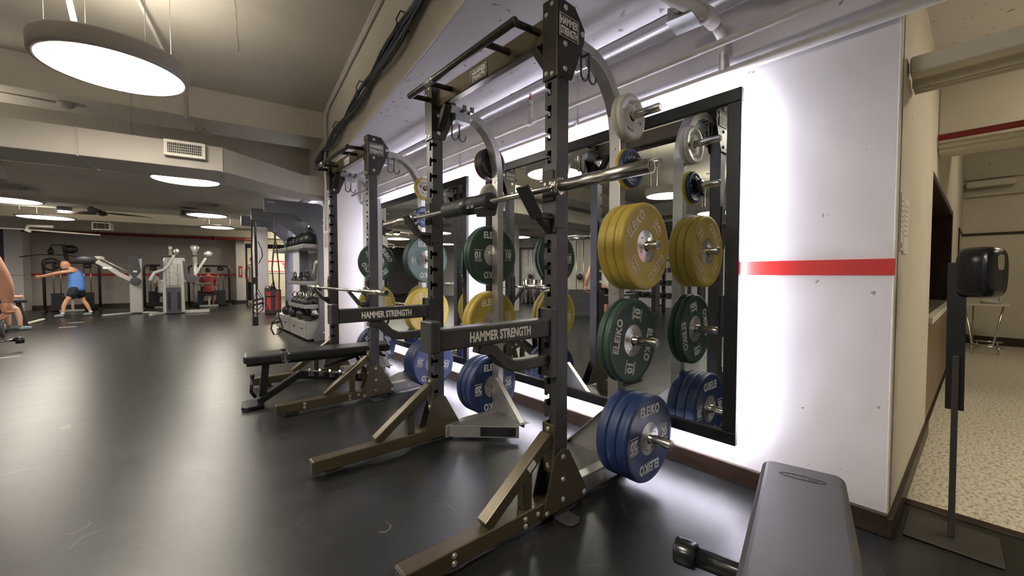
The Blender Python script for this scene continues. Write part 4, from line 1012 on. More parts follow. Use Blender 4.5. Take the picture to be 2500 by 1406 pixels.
# balls and kettlebells on the shelves
def ball(loc, r, label, group):
    o = MB().ell((0, 0, 0), r, r, r, 28, 18).build('medicine_ball', 'ball'); o.location = loc; tag(o, label, 'ball', group)
    MB().tube([(r*math.cos(a)*1.001, 0, r*math.sin(a)*1.001) for a in [2*PI*k/32 for k in range(33)]], .003, 5).build('seam', 'vinyl2', o); return o
for k, (yy, r, lab) in enumerate(((7.56, .145, 'nearest of the big black balls on the top shelf of the grey rig'), (7.92, .145, 'middle one of the big black balls on the top shelf of the grey rig'), (8.27, .135, 'farthest of the near-bay black balls on the top shelf of the rig'), (8.85, .14, 'black ball on the far bay of the rig top shelf'))):
    ball((1.955, yy, 1.575+r), r, lab, 'black balls on the rig top shelf')
KB = None
def kettlebell(loc, s, label, group, handle='kb', rz=0, band=None):
    t = thing('kettlebell', label, 'kettlebell', loc, rz, group)
    MB().lathe([(0, 0), (.052*s, 0), (.075*s, .02*s), (.092*s, .07*s), (.088*s, .115*s), (.06*s, .155*s), (.03*s, .17*s), (0, .172*s)], seg=28).build('kettlebell_body', 'kb', t)
    hp = [(-.050*s, 0, .135*s), (-.064*s, 0, .185*s), (-.058*s, 0, .232*s), (-.035*s, 0, .258*s), (0, 0, .265*s), (.035*s, 0, .258*s), (.058*s, 0, .232*s), (.064*s, 0, .185*s), (.050*s, 0, .135*s)]
    MB().tube(hp, .015*s, 12).build('handle', handle, t)
    if band: MB().ell((-.062*s, -.03*s, .07*s), .035*s, .045*s, .035*s, 14, 8).build('weight_mark', band, t)
    return t
for k in range(5): kettlebell((1.86+.07*(k % 2), 7.50+k*.20, .955), .78, f'{["nearest", "second", "third", "fourth", "farthest"][k]} small iron kettlebell on the middle shelf of the grey rig', 'kettlebells on the middle shelf', rz=.5+k*.3)
for k in range(4): kettlebell((1.865, 7.52+k*.26, .56), .95, f'{["nearest", "second", "third", "farthest"][k]} chrome-handled kettlebell in the front row of the low shelf', 'chrome-handled kettlebells on the low shelf', 'chrome', 1.2+k*.4, 'orange' if k == 3 else None)
for k in range(3): kettlebell((2.04, 7.62+k*.27, .56), .95, f'{["nearest", "middle", "farthest"][k]} chrome-handled kettlebell in the back row of the low shelf', 'chrome-handled kettlebells on the low shelf', 'chrome', .7+k*.4)
for k in range(5): kettlebell((1.90+.13*(k % 2), 8.00+k*.29, .3165), 1.08, f'{["nearest", "second", "third", "fourth", "farthest"][k]} black kettlebell standing on the rig drawers', 'black kettlebells on the drawers', 'kb', .4*k)
t = thing('resistance_bands', 'heap of black handles and bands on the near end of the rig drawers', 'bands', (1.95, 7.62, .3165))
for k in range(5):
    r = .05+.012*k; MB().tube([(r*1.6*math.cos(a)+.02*k-.03, r*1.1*math.sin(a)-.05+.03*k, .012+.012*k+.02*math.sin(a*2+k)**2) for a in [2*PI*q/24 for q in range(25)]], .008, 8).build('band', 'black' if k % 2 else 'gloss', t)
# suspension straps
def straps(x, y, z0, label, kind):
    t = thing('suspension_strap', label, 'suspension straps', (x, y, 0), 0, 'suspension straps hanging from the rig arms')
    def rib(pts, w=.028, m='strap', name='webbing'):
        mb = MB(); mb.sweep(pts, w*1.35, .006, (.55, .83, 0)); return mb.build(name, m, t)
    if kind == 0:      # double loop ending in a ring
        rib([(0, 0, z0), (0, 0, z0-.45)], .045)
        rib([(-.012, 0, z0-.45), (-.05, 0, z0-.85), (-.03, 0, z0-1.2)]); rib([(.012, 0, z0-.45), (.05, 0, z0-.9), (.03, 0, z0-1.65)])
        MB().tube([(-.03, 0, z0-1.05), (-.13, 0, z0-1.28), (.0, 0, z0-1.30), (-.03, 0, z0-1.05)], .007, 8).cyl((-.13, 0, z0-1.285), (.0, 0, z0-1.295), .017).build('handle', 'black', t)
        rib([(-.13, 0, z0-1.28), (-.15, 0, z0-1.40), (-.10, 0, z0-1.53), (-.03, 0, z0-1.56)], .03)
        rib([(.03, 0, z0-1.62), (-.06, 0, z0-1.70), (-.08, 0, z0-1.80), (-.04, 0, z0-1.90), (.03, 0, z0-1.90), (.08, 0, z0-1.80), (.06, 0, z0-1.70), (.03, 0, z0-1.62)], .035)
        MB().cyl((-.07, 0, z0-1.72), (.07, 0, z0-1.70), .017).build('handle', 'black', t)
        MB().box(-.018, .018, -.004, .004, z0-.28, z0-.26).build('strap_tag', 'straply', t)
    elif kind == 1:    # long plain straps
        rib([(-.02, 0, z0), (-.035, 0, z0-.5), (-.03, 0, z0-1.72)], .035); rib([(.02, 0, z0), (.02, 0, z0-.6), (.03, 0, z0-1.75)], .035)
        MB().box(-.045, .045, -.02, .02, z0-1.86, z0-1.70).build('foot_cradle', 'black', t, bevel=.008)
        MB().box(-.04, .04, -.012, .012, z0-1.12, z0-1.0).build('buckle', 'black', t, bevel=.004)
    else:              # black and yellow with triangular grips
        rib([(0, 0, z0), (.01, 0, z0-.55), (.01, 0, z0-.98)], .04, 'black'); rib([(.01, 0, z0-.98), (.01, 0, z0-1.20)], .04, 'straply')
        rib([(.03, 0, z0-.35), (.09, 0, z0-.5), (.10, 0, z0-.62), (.04, 0, z0-.75)], .02, 'black')
        for s_, zz in ((1, z0-1.20), (-1, z0-1.28)):
            g_ = MB(); g_.tube([(.01, .01*s_, zz), (.10, .01*s_, zz-.18), (-.05, .01*s_, zz-.22), (.01, .01*s_, zz)], .007, 8).cyl((.10, .01*s_, zz-.18), (-.05, .01*s_, zz-.22), .016)
            g_.tube([(-.05, .01*s_, zz-.22), (-.07, .01*s_, zz-.32), (0, .01*s_, zz-.40), (.09, .01*s_, zz-.30), (.10, .01*s_, zz-.18)], .010, 8); g_.build('grip', 'black', t)
    MB().tube([(-.02, 0, z0+.0), (0, 0, z0+.03), (.02, 0, z0)], .005, 6).build('carabiner', 'hook', t)
    return t
straps(1.36, 7.30, 2.07, 'suspension strap with a ring handle hanging from the nearest rig arm', 0)
straps(1.28, 8.51, 2.07, 'black and yellow suspension strap hanging from the middle rig arm', 2)
straps(1.235, 8.40, 2.07, 'long plain hanging straps left of the black and yellow strap', 1)
# reddish bin and sign pieces beyond the rig
t = thing('punch_bag_rack', 'dark stand with red side panels beyond the rig, left of its drawers', 'vending stand', (2.38, 13.2, 0), -.2)
MB().box(-.20, .20, -.15, .15, 0, .70).build('stand_body', 'machb', t, bevel=.02)
for xx in (-.11, .12): MB().box(xx-.06, xx+.06, -.158, -.150, .12, .64).build('red_panel', 'orange', t, bevel=.003)
MB().lathe([(0, .80), (.1, .79), (.15, .72), (.15, .70), (0, .70)], (-.06, 0, 0)).build('lid', 'black', t)
bpy.data.objects['punch_bag_rack'].name = 'red_stand'
t = thing('wall_banner', 'pale banner with a red word on the far room wall', 'banner', (*wb(1.9, 23.97), 1.2), -T)
MB().box(-1.5, 1.7, -.02, 0, 0, 1.1).build('banner_sheet', 'paper', t)
l_ = MB(); l_.box(-1.5, 1.7, -.024, -.02, .55, .62).box(-1.5, 1.7, -.024, -.02, .06, .10); put_text(l_, 'The', (.0, -.022, .33), (1, 0, 0), (0, 0, 1), .42, bold=.03, depth=.02); l_.build('lettering', 'orange', t)
t = thing('fire_sign', 'small upright red sign on the right far pier', 'sign', (*wb(-.16, 18.75), 1.02), -T)
MB().box(-.06, .06, -.012, 0, 0, .42).build('sign_plate', 'red', t, bevel=.002)
MB().box(-.03, .03, -.014, -.0115, .08, .34).build('sign_mark', 'pwhite', t)

# ================================================================== CEILING FAN
x, y = wb(-2.75, 13.1)
t = thing('ceiling_fan', 'dark three-bladed ceiling fan over the far floor', 'ceiling fan', (x, y, 2.53))
MB().cyl((0, 0, .03), (0, 0, .30), .018).build('down_rod', 'machb', t)
MB().lathe([(0, -.06), (.05, -.05), (.09, -.02), (.09, .02), (.04, .06), (0, .07)]).build('fan_hub', 'machb', t)
for k in range(3):
    a = .25+k*2*PI/3; n = 10; m = MB(); vs = []
    for q in range(n+1):
        u = q/n; r_ = .07+u*.88; w_ = .05+.20*math.sin(PI*min(1, u*1.0)**.8)*.55; tw = .35*(1-u)+.12
        cx, cy = r_*math.cos(a+.18*u*u), r_*math.sin(a+.18*u*u); tx, ty = -math.sin(a), math.cos(a)
        for s_ in (-1, 1):
            for h_ in (-.005, .005): vs.append((cx+tx*s_*w_/2, cy+ty*s_*w_/2, s_*w_/2*tw+h_+.02))
    fs = []
    for q in range(n):
        b0 = q*4; b1 = b0+4
        for (i, j) in ((0, 1), (1, 3), (3, 2), (2, 0)): fs.append((b0+i, b0+j, b1+j, b1+i))
    fs += [(0, 1, 3, 2), (n*4, n*4+2, n*4+3, n*4+1)]
    m.add(vs, fs, True); m.build('fan_blade', 'machb', t)

# ================================================================== FAR MACHINES
t = thing('cable_column', 'silver cable column with a long arm raised to the left, behind the man', 'exercise machine', (-.565, 15.7, 0))
MB().box(-.14, .14, -.12, .12, .03, 1.58).build('tower', 'mach', t, bevel=.03, seg=3)
MB().prism([(-.17, 1.2), (-.13, 1.60), (.06, 1.62), (.10, 1.2), (-.03, 1.0)], 1, -.15, -.12).build('side_cover', 'machd', t, bevel=.01)
MB().box(-.16, .15, -.13, .13, 1.58, 1.66).build('top_cap', 'machd', t, bevel=.02)
MB().box(-.05, .03, -.156, -.15, 1.18, 1.23).build('sticker', 'wlett', t)
MB().sweep([(-.08, -.22, .96), (-.30, -.22, 1.10), (-.55, -.22, 1.33), (-.76, -.22, 1.47)], .07, .12, (0, 1, 0)).build('swing_arm', 'mach', t, bevel=.02)
MB().cyl((-.02, -.27, .93), (.0, -.14, .93), .11).build('arm_pivot', 'machd', t, bevel=.01)
MB().box(-.64, -.46, -.262, -.258, 1.27, 1.33).build('arm_label', 'wlett', t)
MB().ell((-.95, -.22, 1.53), .20, .07, .10).build('pulley_head', 'machd', t)
MB().ell((-.73, -.10, 1.56), .13, .05, .06).build('pulley_cover', 'pwhite', t)
MB().tube([(-.68, -.12, 1.55), (-.1, -.12, 1.15)], .018).build('arm_strut', 'mach', t)
MB().cut().beam((-.12, -.05, .035), (-.66, -.42, .03), .10, .05).cut().beam((.12, -.05, .035), (.45, -.30, .03), .10, .05).build('base_leg', 'mach', t, bevel=.01)
t = thing('cable_crossover', 'wide silver cable machine tower with perforated plate and dark stack window', 'exercise machine', (.24, 15.05, 0))
MB().prism([(-.24, .03), (-.24, .88), (-.30, .92), (-.27, 1.30), (-.20, 1.62), (.24, 1.62), (.31, 1.30), (.34, .92), (.24, .88), (.24, .03)], 1, -.12, .16).build('tower', 'mach', t, bevel=.02)
MB().box(-.17, .16, -.135, -.12, .02, .76).build('stack_window', 'machd', t, bevel=.005)
MB().cut().box(-.14, -.07, -.139, -.134, .12, .62).cut().box(.07, .14, -.139, -.134, .12, .62).build('stack_slot', 'black', t)
MB().box(-.15, .15, -.15, -.12, .80, 1.46).build('perforated_plate', 'hub', t, bevel=.01)
m = MB()
for k in range(10):
    for xx in (-.09, .09): m.cut().cyl((xx, -.1515, .84+k*.06), (xx, -.150, .84+k*.06), .014, seg=10)
m.build('plate_hole', 'machd', t)
MB().box(-.26, .26, -.14, .17, 1.60, 1.66).build('top_cap', 'machd', t, bevel=.02)
MB().cut().prism([(-.31, .98), (-.26, 1.50), (-.21, 1.50), (-.23, .98)], 1, -.16, -.12).cut().prism([(.24, .98), (.22, 1.52), (.27, 1.50), (.37, 1.0)], 1, -.16, -.12).build('side_cover', 'machd', t, bevel=.01)
MB().sweep([(.02, -.25, 1.66), (-.10, -.25, 1.38), (-.20, -.25, 1.26), (-.40, -.25, 1.17), (-.50, -.25, .95)], .06, .07, (0, 1, 0)).build('swing_arm', 'mach', t, bevel=.015)
MB().sweep([(.42, -.15, .98), (.62, -.15, 1.38), (.74, -.15, 1.60)], .06, .07, (0, 1, 0)).build('swing_arm', 'mach', t, bevel=.015)
MB().cut().ell((.07, -.25, 1.76), .07, .05, .10).cut().ell((.80, -.15, 1.72), .11, .05, .10).build('pulley_head', 'hub', t)
MB().cyl((.40, -.22, 1.0), (.40, .0, 1.0), .13, seg=26).build('arm_pivot', 'machd', t, bevel=.01)
MB().cut().cyl((-.05, .25, 1.2), (-.05, .25, 1.86), .04).cut().cyl((.50, .3, .3), (.50, .3, 1.74), .055).build('rear_post', 'mach', t)
MB().cut().lathe([(.03, 1.72), (.12, 1.93), (.07, 1.99), (0, 1.99)], (.50, .3, 0)).cut().lathe([(.04, 1.84), (.05, 1.92), (0, 1.95)], (-.05, .25, 0)).build('post_head', 'mach', t)
MB().cyl((.50, .3, 1.66), (.50, .3, 1.70), .065).build('post_collar', 'machd', t)
MB().cut().beam((-.22, -.05, .035), (-.50, -.38, .03), .10, .06).cut().beam((.22, .0, .05), (.80, -.12, .05), .12, .09).build('base_leg', 'mach', t, bevel=.01)
MB().sweep([(.38, -.1, .98), (.44, -.15, .86), (.60, -.15, .84), (.85, -.15, .86)], .05, .05, (0, 1, 0)).build('grip_arm', 'machd', t, bevel=.01)
def stack_machine(x, y, w, h, label, rz=0, tower=False, stacks=2, white=True):
    t = thing('weight_machine', label, 'exercise machine', (x, y, 0), rz, 'dark framed weight machines')
    a = w/2
    MB().tube([(-a, 0, 0), (-a, 0, h-.12), (-a+.03, 0, h-.03), (-a+.12, 0, h), (a-.12, 0, h), (a-.03, 0, h-.03), (a, 0, h-.12), (a, 0, 0)], .035, 12).build('machine_frame', 'machb', t)
    MB().cut().beam((-a, .3, .04), (a, .3, .04), .06, .08).cut().beam((-a, -.35, .04), (-a, .3, .04), .06, .08).cut().beam((a, -.35, .04), (a, .3, .04), .06, .08).build('floor_rail', 'machb', t, bevel=.008)
    for k in range(stacks):
        xx = -a*.55+k*a*1.1 if stacks > 1 else 0
        st = MB()
        for q in range(12): st.box(xx-.13, xx+.13, -.06, .10, .06+q*.042, .06+q*.042+.038)
        st.build('weight_stack', 'black', t)
        MB().cut().cyl((xx-.07, .02, .55), (xx-.07, .02, h), .01).cut().cyl((xx+.07, .02, .55), (xx+.07, .02, h), .01).build('guide_rod', 'steel', t)
        MB().ell((xx, .02, h-.10), .10, .03, .07).build('pulley', 'black', t)
    MB().box(-.20, .20, -.40, -.08, .40, .47).build('seat_pad', 'vinyl2', t, bevel=.02)
    MB().beam((0, -.24, .40), (0, -.24, .05), .06, .06, up=(0, 1, 0)).build('seat_post', 'mach', t)
    MB().box(-.26, .26, -.42, -.36, .02, .08).build('seat_foot', 'mach', t)
    if tower:
        MB().beam((-.1, .1, h), (-.16, .0, 2.02), .09, .12, up=(0, 1, 0)).build('tower_post', 'machb', t)
        MB().cut().ell((-.02, .0, 1.88), .16, .06, .13).cut().ell((-.42, .0, 1.80), .07, .05, .10).build('pulley', 'black', t)
        MB().tube([(-.42, 0, 1.9), (-.40, 0, 2.0), (-.1, 0, 2.0)], .02).build('tower_arm', 'machb', t)
        MB().tube([(-1.0, -.2, 1.62), (-.6, -.2, 1.70), (-.1, -.2, 1.70), (.4, -.2, 1.60)], .014).build('pull_down_bar', 'black', t)
        MB().lathe([(.13, -.02), (.19, -.02), (.19, .02), (.13, .02), (.13, -.02)], (-a+.15, -.05, 1.42), 'y').build('frame_ring', 'machb', t)
    return t
stack_machine(-2.07, 18.1, 1.15, 1.48, 'dark framed pulldown machine right behind the man in blue', .05, True)
stack_machine(.05, 17.9, 1.0, 1.42, 'dark framed weight machine half hidden behind the wide silver tower')
stack_machine(1.25, 17.7, 1.15, 1.42, 'dark framed weight machine with the person in red sitting at it', -.15)
# white lines of tape on the floor
for (x, y, L, lab) in ((-1.55, 12.69, .25, 'nearer short white tape line on the floor below the man'), (-1.54, 13.75, .25, 'farther short white tape line on the floor below the man'), (-1.63, 8.57, .26, 'short white tape line on the floor at the left edge')):
    o = MB().box(-L/2, L/2, -.02, .02, .0005, .003).build('floor_tape', 'tape'); o.location = (x, y, 0); o.rotation_euler = (0, 0, .2); tag(o, lab, 'tape', 'white tape lines')
o = MB().beam((-2.35, 13.6, .02), (-2.18, 14.7, .05), .05, .03).build('balance_bar', 'tape'); tag(o, 'pale bar lying on the floor beside the left edge machine', 'bar')
# machine at the left edge
t = thing('low_row_machine', 'low chrome and black exercise machine cut by the left edge', 'exercise machine', (-1.75, 9.2, 0), .1)
MB().cyl((-.35, -.05, .16), (.14, .05, .16), .022).build('base_tube', 'chrome', t)
MB().cut().cyl((.10, .045, .15), (.18, .06, .15), .05).cut().cyl((-.30, -.05, 0), (-.30, -.05, .12), .05).build('tube_cap', 'black', t)
MB().lathe([(.03, -.02), (.15, -.02), (.17, 0), (.15, .02), (.03, .02), (.03, -.02)], (-.02, .15, .34), 'x', 30).build('flywheel', 'machd', t)
MB().lathe([(.0, -.022), (.06, -.024), (.06, .024), (.0, .022)], (-.02, .15, .34), 'x', 24).build('flywheel_hub', 'mach', t)
MB().cut().cyl((-.22, 0, .05), (-.22, 0, .42), .03).cut().cyl((-.12, .1, .16), (-.1, .15, .46), .022).build('upright_tube', 'chrome', t)
MB().box(-.36, -.08, -.08, .10, .42, .47).build('seat_pad', 'vinyl2', t, bevel=.015)
MB().beam((-.15, .12, .16), (.02, .15, .30), .04, .04).build('fork', 'black', t)
t = thing('side_bench', 'narrow dark bench end standing behind the left edge machine', 'bench', (-2.25, 12.9, 0), .1)
MB().box(-.25, .12, -.14, .14, .54, .60).build('seat_pad', 'navy', t, bevel=.015)
MB().beam((.0, 0, .54), (.10, 0, .03), .07, .07, up=(1, 0, 0)).build('leg', 'machb', t)
MB().beam((-.15, 0, .54), (-.25, 0, .03), .07, .07, up=(1, 0, 0)).build('leg', 'machb', t)

# ================================================================== PEOPLE
def skin_geo(pts, edges, root=0, sub=2):
    me = bpy.data.meshes.new('skel'); me.from_pydata([p[:3] for p in pts], edges, []); me.update()
    o = bpy.data.objects.new('skel', me); COL.objects.link(o)
    o.modifiers.new('s', 'SKIN'); sm = o.modifiers.new('ss', 'SUBSURF'); sm.levels = sub; sm.render_levels = sub
    lay = me.skin_vertices[0].data
    for i, p in enumerate(pts): lay[i].radius = (p[3], p[4] if len(p) > 4 else p[3]); lay[i].use_root = (i == root)
    dg = bpy.context.evaluated_depsgraph_get(); dg.update()
    r = bpy.data.meshes.new_from_object(o.evaluated_get(dg))
    vs = [tuple(v.co) for v in r.vertices]; fs = [tuple(p.vertices) for p in r.polygons]
    bpy.data.objects.remove(o); bpy.data.meshes.remove(me); bpy.data.meshes.remove(r)
    return vs, fs
def chain_geo(chains, root=0, sub=2):
    # chains: lists of (x,y,z,r); identical points are welded
    pts = []; idx = {}; ed = []
    for ch in chains:
        prev = None
        for p in ch:
            k = tuple(round(c, 4) for c in p[:3])
            if k not in idx: idx[k] = len(pts); pts.append(p)
            if prev is not None and (prev, idx[k]) not in ed: ed.append((prev, idx[k]))
            prev = idx[k]
    return skin_geo(pts, ed, root, sub)
def hand(mb, wrist, dirv, palm_n, s=1.0, curl=.5, thumb_side=1):
    w_ = Vector(wrist); d = Vector(dirv).normalized(); n = Vector(palm_n); n = (n-d*n.dot(d)).normalized(); b = d.cross(n)*thumb_side
    def P(a, c, e=0.0): q = w_+d*a*s+b*c*s+n*e*s; return (q.x, q.y, q.z)
    vs, fs = chain_geo([[(*P(-.012, 0), .024*s), (*P(.03, 0), .028*s), (*P(.065, 0), .028*s)],
                        [(*P(.03, 0), .028*s), (*P(.078, .026), .017*s)], [(*P(.03, 0), .028*s), (*P(.075, -.026), .016*s)]])
    mb.add(vs, fs, True)
    for c, L in ((.030, .070), (.010, .080), (-.011, .075), (-.031, .058)):
        a1 = curl; p0 = (.072, c, 0)
        pts = [(*P(*p0), .0100*s)]; a = .072; e = 0; ang = 0
        for k in range(3):
            ang += a1*(.7 if k == 0 else 1); seg = L*(.45, .32, .26)[k]; a += seg*math.cos(ang); e += seg*math.sin(ang)
            pts.append((*P(a, c*(1+.05*k), e), (.0092, .0085, .0072)[k]*s))
        vs, fs = chain_geo([pts], sub=1); mb.add(vs, fs, True)
    pts = [(*P(.012, .026, .004), .0125*s), (*P(.040, .050, .014), .0110*s), (*P(.066, .058, .028), .0095*s), (*P(.086, .056, .040), .0080*s)]
    vs, fs = chain_geo([pts], sub=1); mb.add(vs, fs, True)
def face(mb, c, look, s=1.0):
    # nose, ears, eye ridges and mouth on a head of half-height .115
    c = Vector(c); f = Vector(look).normalized(); u = Vector((0, 0, 1)); u = (u-f*u.dot(f)).normalized(); r = f.cross(u)
    def E(off, rx_, ry_, rz_, seg=12, ring=8):
        st = len(mb.v); mb.ell((0, 0, 0), rx_*s, ry_*s, rz_*s, seg, ring)
        m3 = Matrix((r, f, u)).transposed().to_4x4(); m3.translation = c+(r*off[0]+f*off[1]+u*off[2])*s; mb.xf(m3, st)
    E((0, 0, 0), .076, .096, .115, 24, 16); E((0, .045, -.055), .050, .048, .058, 18, 12)
    E((0, .098, -.012), .011, .018, .022); E((.077, -.008, -.008), .010, .018, .028); E((-.077, -.008, -.008), .010, .018, .028)
    E((.030, .083, .018), .020, .012, .008); E((-.030, .083, .018), .020, .012, .008); E((0, .090, -.055), .024, .008, .006)
def limb_clothes(chains, name, m, parent, sub=2):
    mb = MB(); vs, fs = chain_geo(chains, sub=sub); mb.add(vs, fs, True); return mb.build(name, m, parent)
# --- man in blue, leaning forward with straight arms (faces -X)
t = thing('person', 'bald man in blue tank top and black shorts leaning forward, arms straight out', 'person', (-1.78, 15.8, 0))
def off(ch, dx=1.78, dy=-15.8): return [[(p[0]+dx, p[1]+dy, p[2], *p[3:]) for p in c] for c in ch]
pel = (-1.69, 15.80, .78, .105); che = (-1.73, 15.80, 1.08, .108); che2 = (-1.765, 15.80, 1.19, .100); nek = (-1.835, 15.8, 1.275, .058)
mid = (-1.70, 15.80, .93, .098)
body = [[pel, mid, che, che2, nek, (-1.90, 15.8, 1.325, .055)],
        [che2, (-1.78, 15.65, 1.22, .052), (-2.05, 15.62, 1.165, .037), (-2.30, 15.70, 1.09, .025), (-2.36, 15.72, 1.077, .024), (-2.40, 15.725, 1.07, .024)],
        [che2, (-1.78, 15.95, 1.22, .052), (-2.05, 15.95, 1.15, .037), (-2.30, 15.86, 1.07, .025), (-2.36, 15.85, 1.057, .024), (-2.40, 15.845, 1.05, .024)],
        [pel, (-1.76, 15.69, .70, .078), (-1.915, 15.66, .43, .050), (-1.965, 15.66, .30, .050), (-1.985, 15.66, .09, .030)],
        [pel, (-1.66, 15.91, .70, .078), (-1.64, 15.93, .42, .050), (-1.575, 15.93, .30, .050), (-1.50, 15.93, .09, .030)]]
mb = MB(); vs, fs = chain_geo(off(body)); mb.add(vs, fs, True)
face(mb, (-1.925+1.78, 0, 1.372), (-.93, 0, -.35), .98)
hand(mb, (-2.37+1.78, 15.72-15.8, 1.075), (-1, .25, -.1), (0, 1, 0), .95, .8, 1)
hand(mb, (-2.37+1.78, 15.85-15.8, 1.055), (-1, -.2, -.05), (0, -1, 0), .95, .8, -1)
mb.build('body', 'skin', t)
limb_clothes(off([[(-1.735, 15.8, .645, .172), (-1.735, 15.8, .78, .180), (-1.73, 15.8, .93, .165), (-1.745, 15.8, 1.08, .172), (-1.77, 15.8, 1.18, .145), (-1.795, 15.8, 1.255, .085)]]), 'tank_top', 'bluecloth', t)
limb_clothes(off([[(-1.725, 15.8, .84, .145), (-1.725, 15.8, .74, .160), (-1.785, 15.69, .66, .108), (-1.88, 15.67, .49, .098)], [(-1.725, 15.8, .74, .160), (-1.68, 15.91, .66, .108), (-1.655, 15.93, .47, .098)]]), 'shorts', 'navy', t)
for (fx, fy) in ((-2.0, 15.66), (-1.51, 15.93)):
    limb_clothes(off([[(fx+.01, fy, .07, .050), (fx, fy, .14, .047)]]), 'sock', 'whitecloth', t)
    limb_clothes(off([[(fx+.05, fy, .045, .045), (fx-.03, fy, .045, .048), (fx-.15, fy, .035, .036)]]), 'shoe', 'shoe', t)
tag(MB().tube([(-2.43, 15.70, 1.10), (-2.46, 15.78, 1.07), (-2.43, 15.88, 1.05)], .012).tube([(-2.44, 15.72, 1.08), (-2.7, 15.75, 1.10), (-3.3, 15.8, 1.12)], .005).build('exercise_cable', 'machb'), 'thin dark cable with a grip held by the man in blue', 'cable')
# --- standing man at the left edge: only his arm and hand reach into the picture
t = thing('person', 'man in white tank top standing at the left edge, bare arm hanging down', 'person', (-1.10, 4.12, 0))
def off2(ch): return [[(p[0]+1.10, p[1]-4.12, p[2], *p[3:]) for p in c] for c in ch]
pel = (-1.12, 4.10, .93, .115); mid = (-1.12, 4.10, 1.10, .105); che = (-1.12, 4.10, 1.30, .115)
RW = (-.790, 4.27, .945, .031)
body = [[pel, mid, che, (-1.12, 4.11, 1.43, .105), (-1.12, 4.12, 1.52, .060), (-1.12, 4.14, 1.57, .058)],
        [(-1.12, 4.11, 1.43, .105), (-.96, 4.13, 1.43, .058), (-.855, 4.175, 1.27, .050), (-.805, 4.215, 1.12, .044), (-.790, 4.245, 1.03, .041), RW, (-.792, 4.278, .925, .024), (-.794, 4.285, .895, .020)],
        [(-1.12, 4.11, 1.43, .105), (-1.28, 4.10, 1.43, .070), (-1.36, 4.09, 1.20, .052), (-1.37, 4.14, 1.08, .046), (-1.36, 4.22, .90, .032)],
        [pel, (-1.02, 4.10, .84, .11), (-1.01, 4.10, .50, .070), (-1.01, 4.07, .35, .066), (-1.01, 4.06, .10, .045)],
        [pel, (-1.22, 4.10, .84, .11), (-1.24, 4.13, .50, .070), (-1.25, 4.10, .35, .066), (-1.25, 4.09, .10, .045)]]
mb = MB(); vs, fs = chain_geo(off2(body)); mb.add(vs, fs, True)
face(mb, (-.02, .05, 1.66), (0, 1, -.1), 1.0)
hand(mb, (RW[0]+1.10, RW[1]-4.12, RW[2]-.005), (-.08, .25, -1), (-.9, -.3, 0), 1.12, .75, 1)
hand(mb, (-1.36+1.10, 4.22-4.12, .89), (0, .3, -1), (.9, 0, 0), 1.05, .5, -1)
mb.build('body', 'skin', t)
limb_clothes(off2([[(-1.12, 4.10, .84, .165), (-1.12, 4.10, .93, .165), (-1.12, 4.10, 1.10, .160), (-1.12, 4.10, 1.30, .165), (-1.12, 4.11, 1.42, .135), (-1.12, 4.115, 1.48, .08)]]), 'tank_top', 'whitecloth', t)
limb_clothes(off2([[(-1.12, 4.10, .96, .160), (-1.02, 4.10, .80, .125), (-1.01, 4.10, .58, .115)], [(-1.12, 4.10, .96, .160), (-1.22, 4.10, .80, .125), (-1.23, 4.12, .58, .115)]]), 'shorts', 'navy', t)
for fx, fy in ((-1.01, 4.06), (-1.25, 4.09)):
    limb_clothes(off2([[(fx, fy, .06, .054), (fx, fy, .16, .050)]]), 'sock', 'whitecloth', t)
    limb_clothes(off2([[(fx, fy-.05, .05, .050), (fx, fy+.06, .05, .053), (fx, fy+.19, .038, .038)]]), 'shoe', 'shoe', t)
m = MB(); m.ell((-.02, .03, 1.70), .083, .098, .095, 20, 12); m.build('hair', 'hair', t)
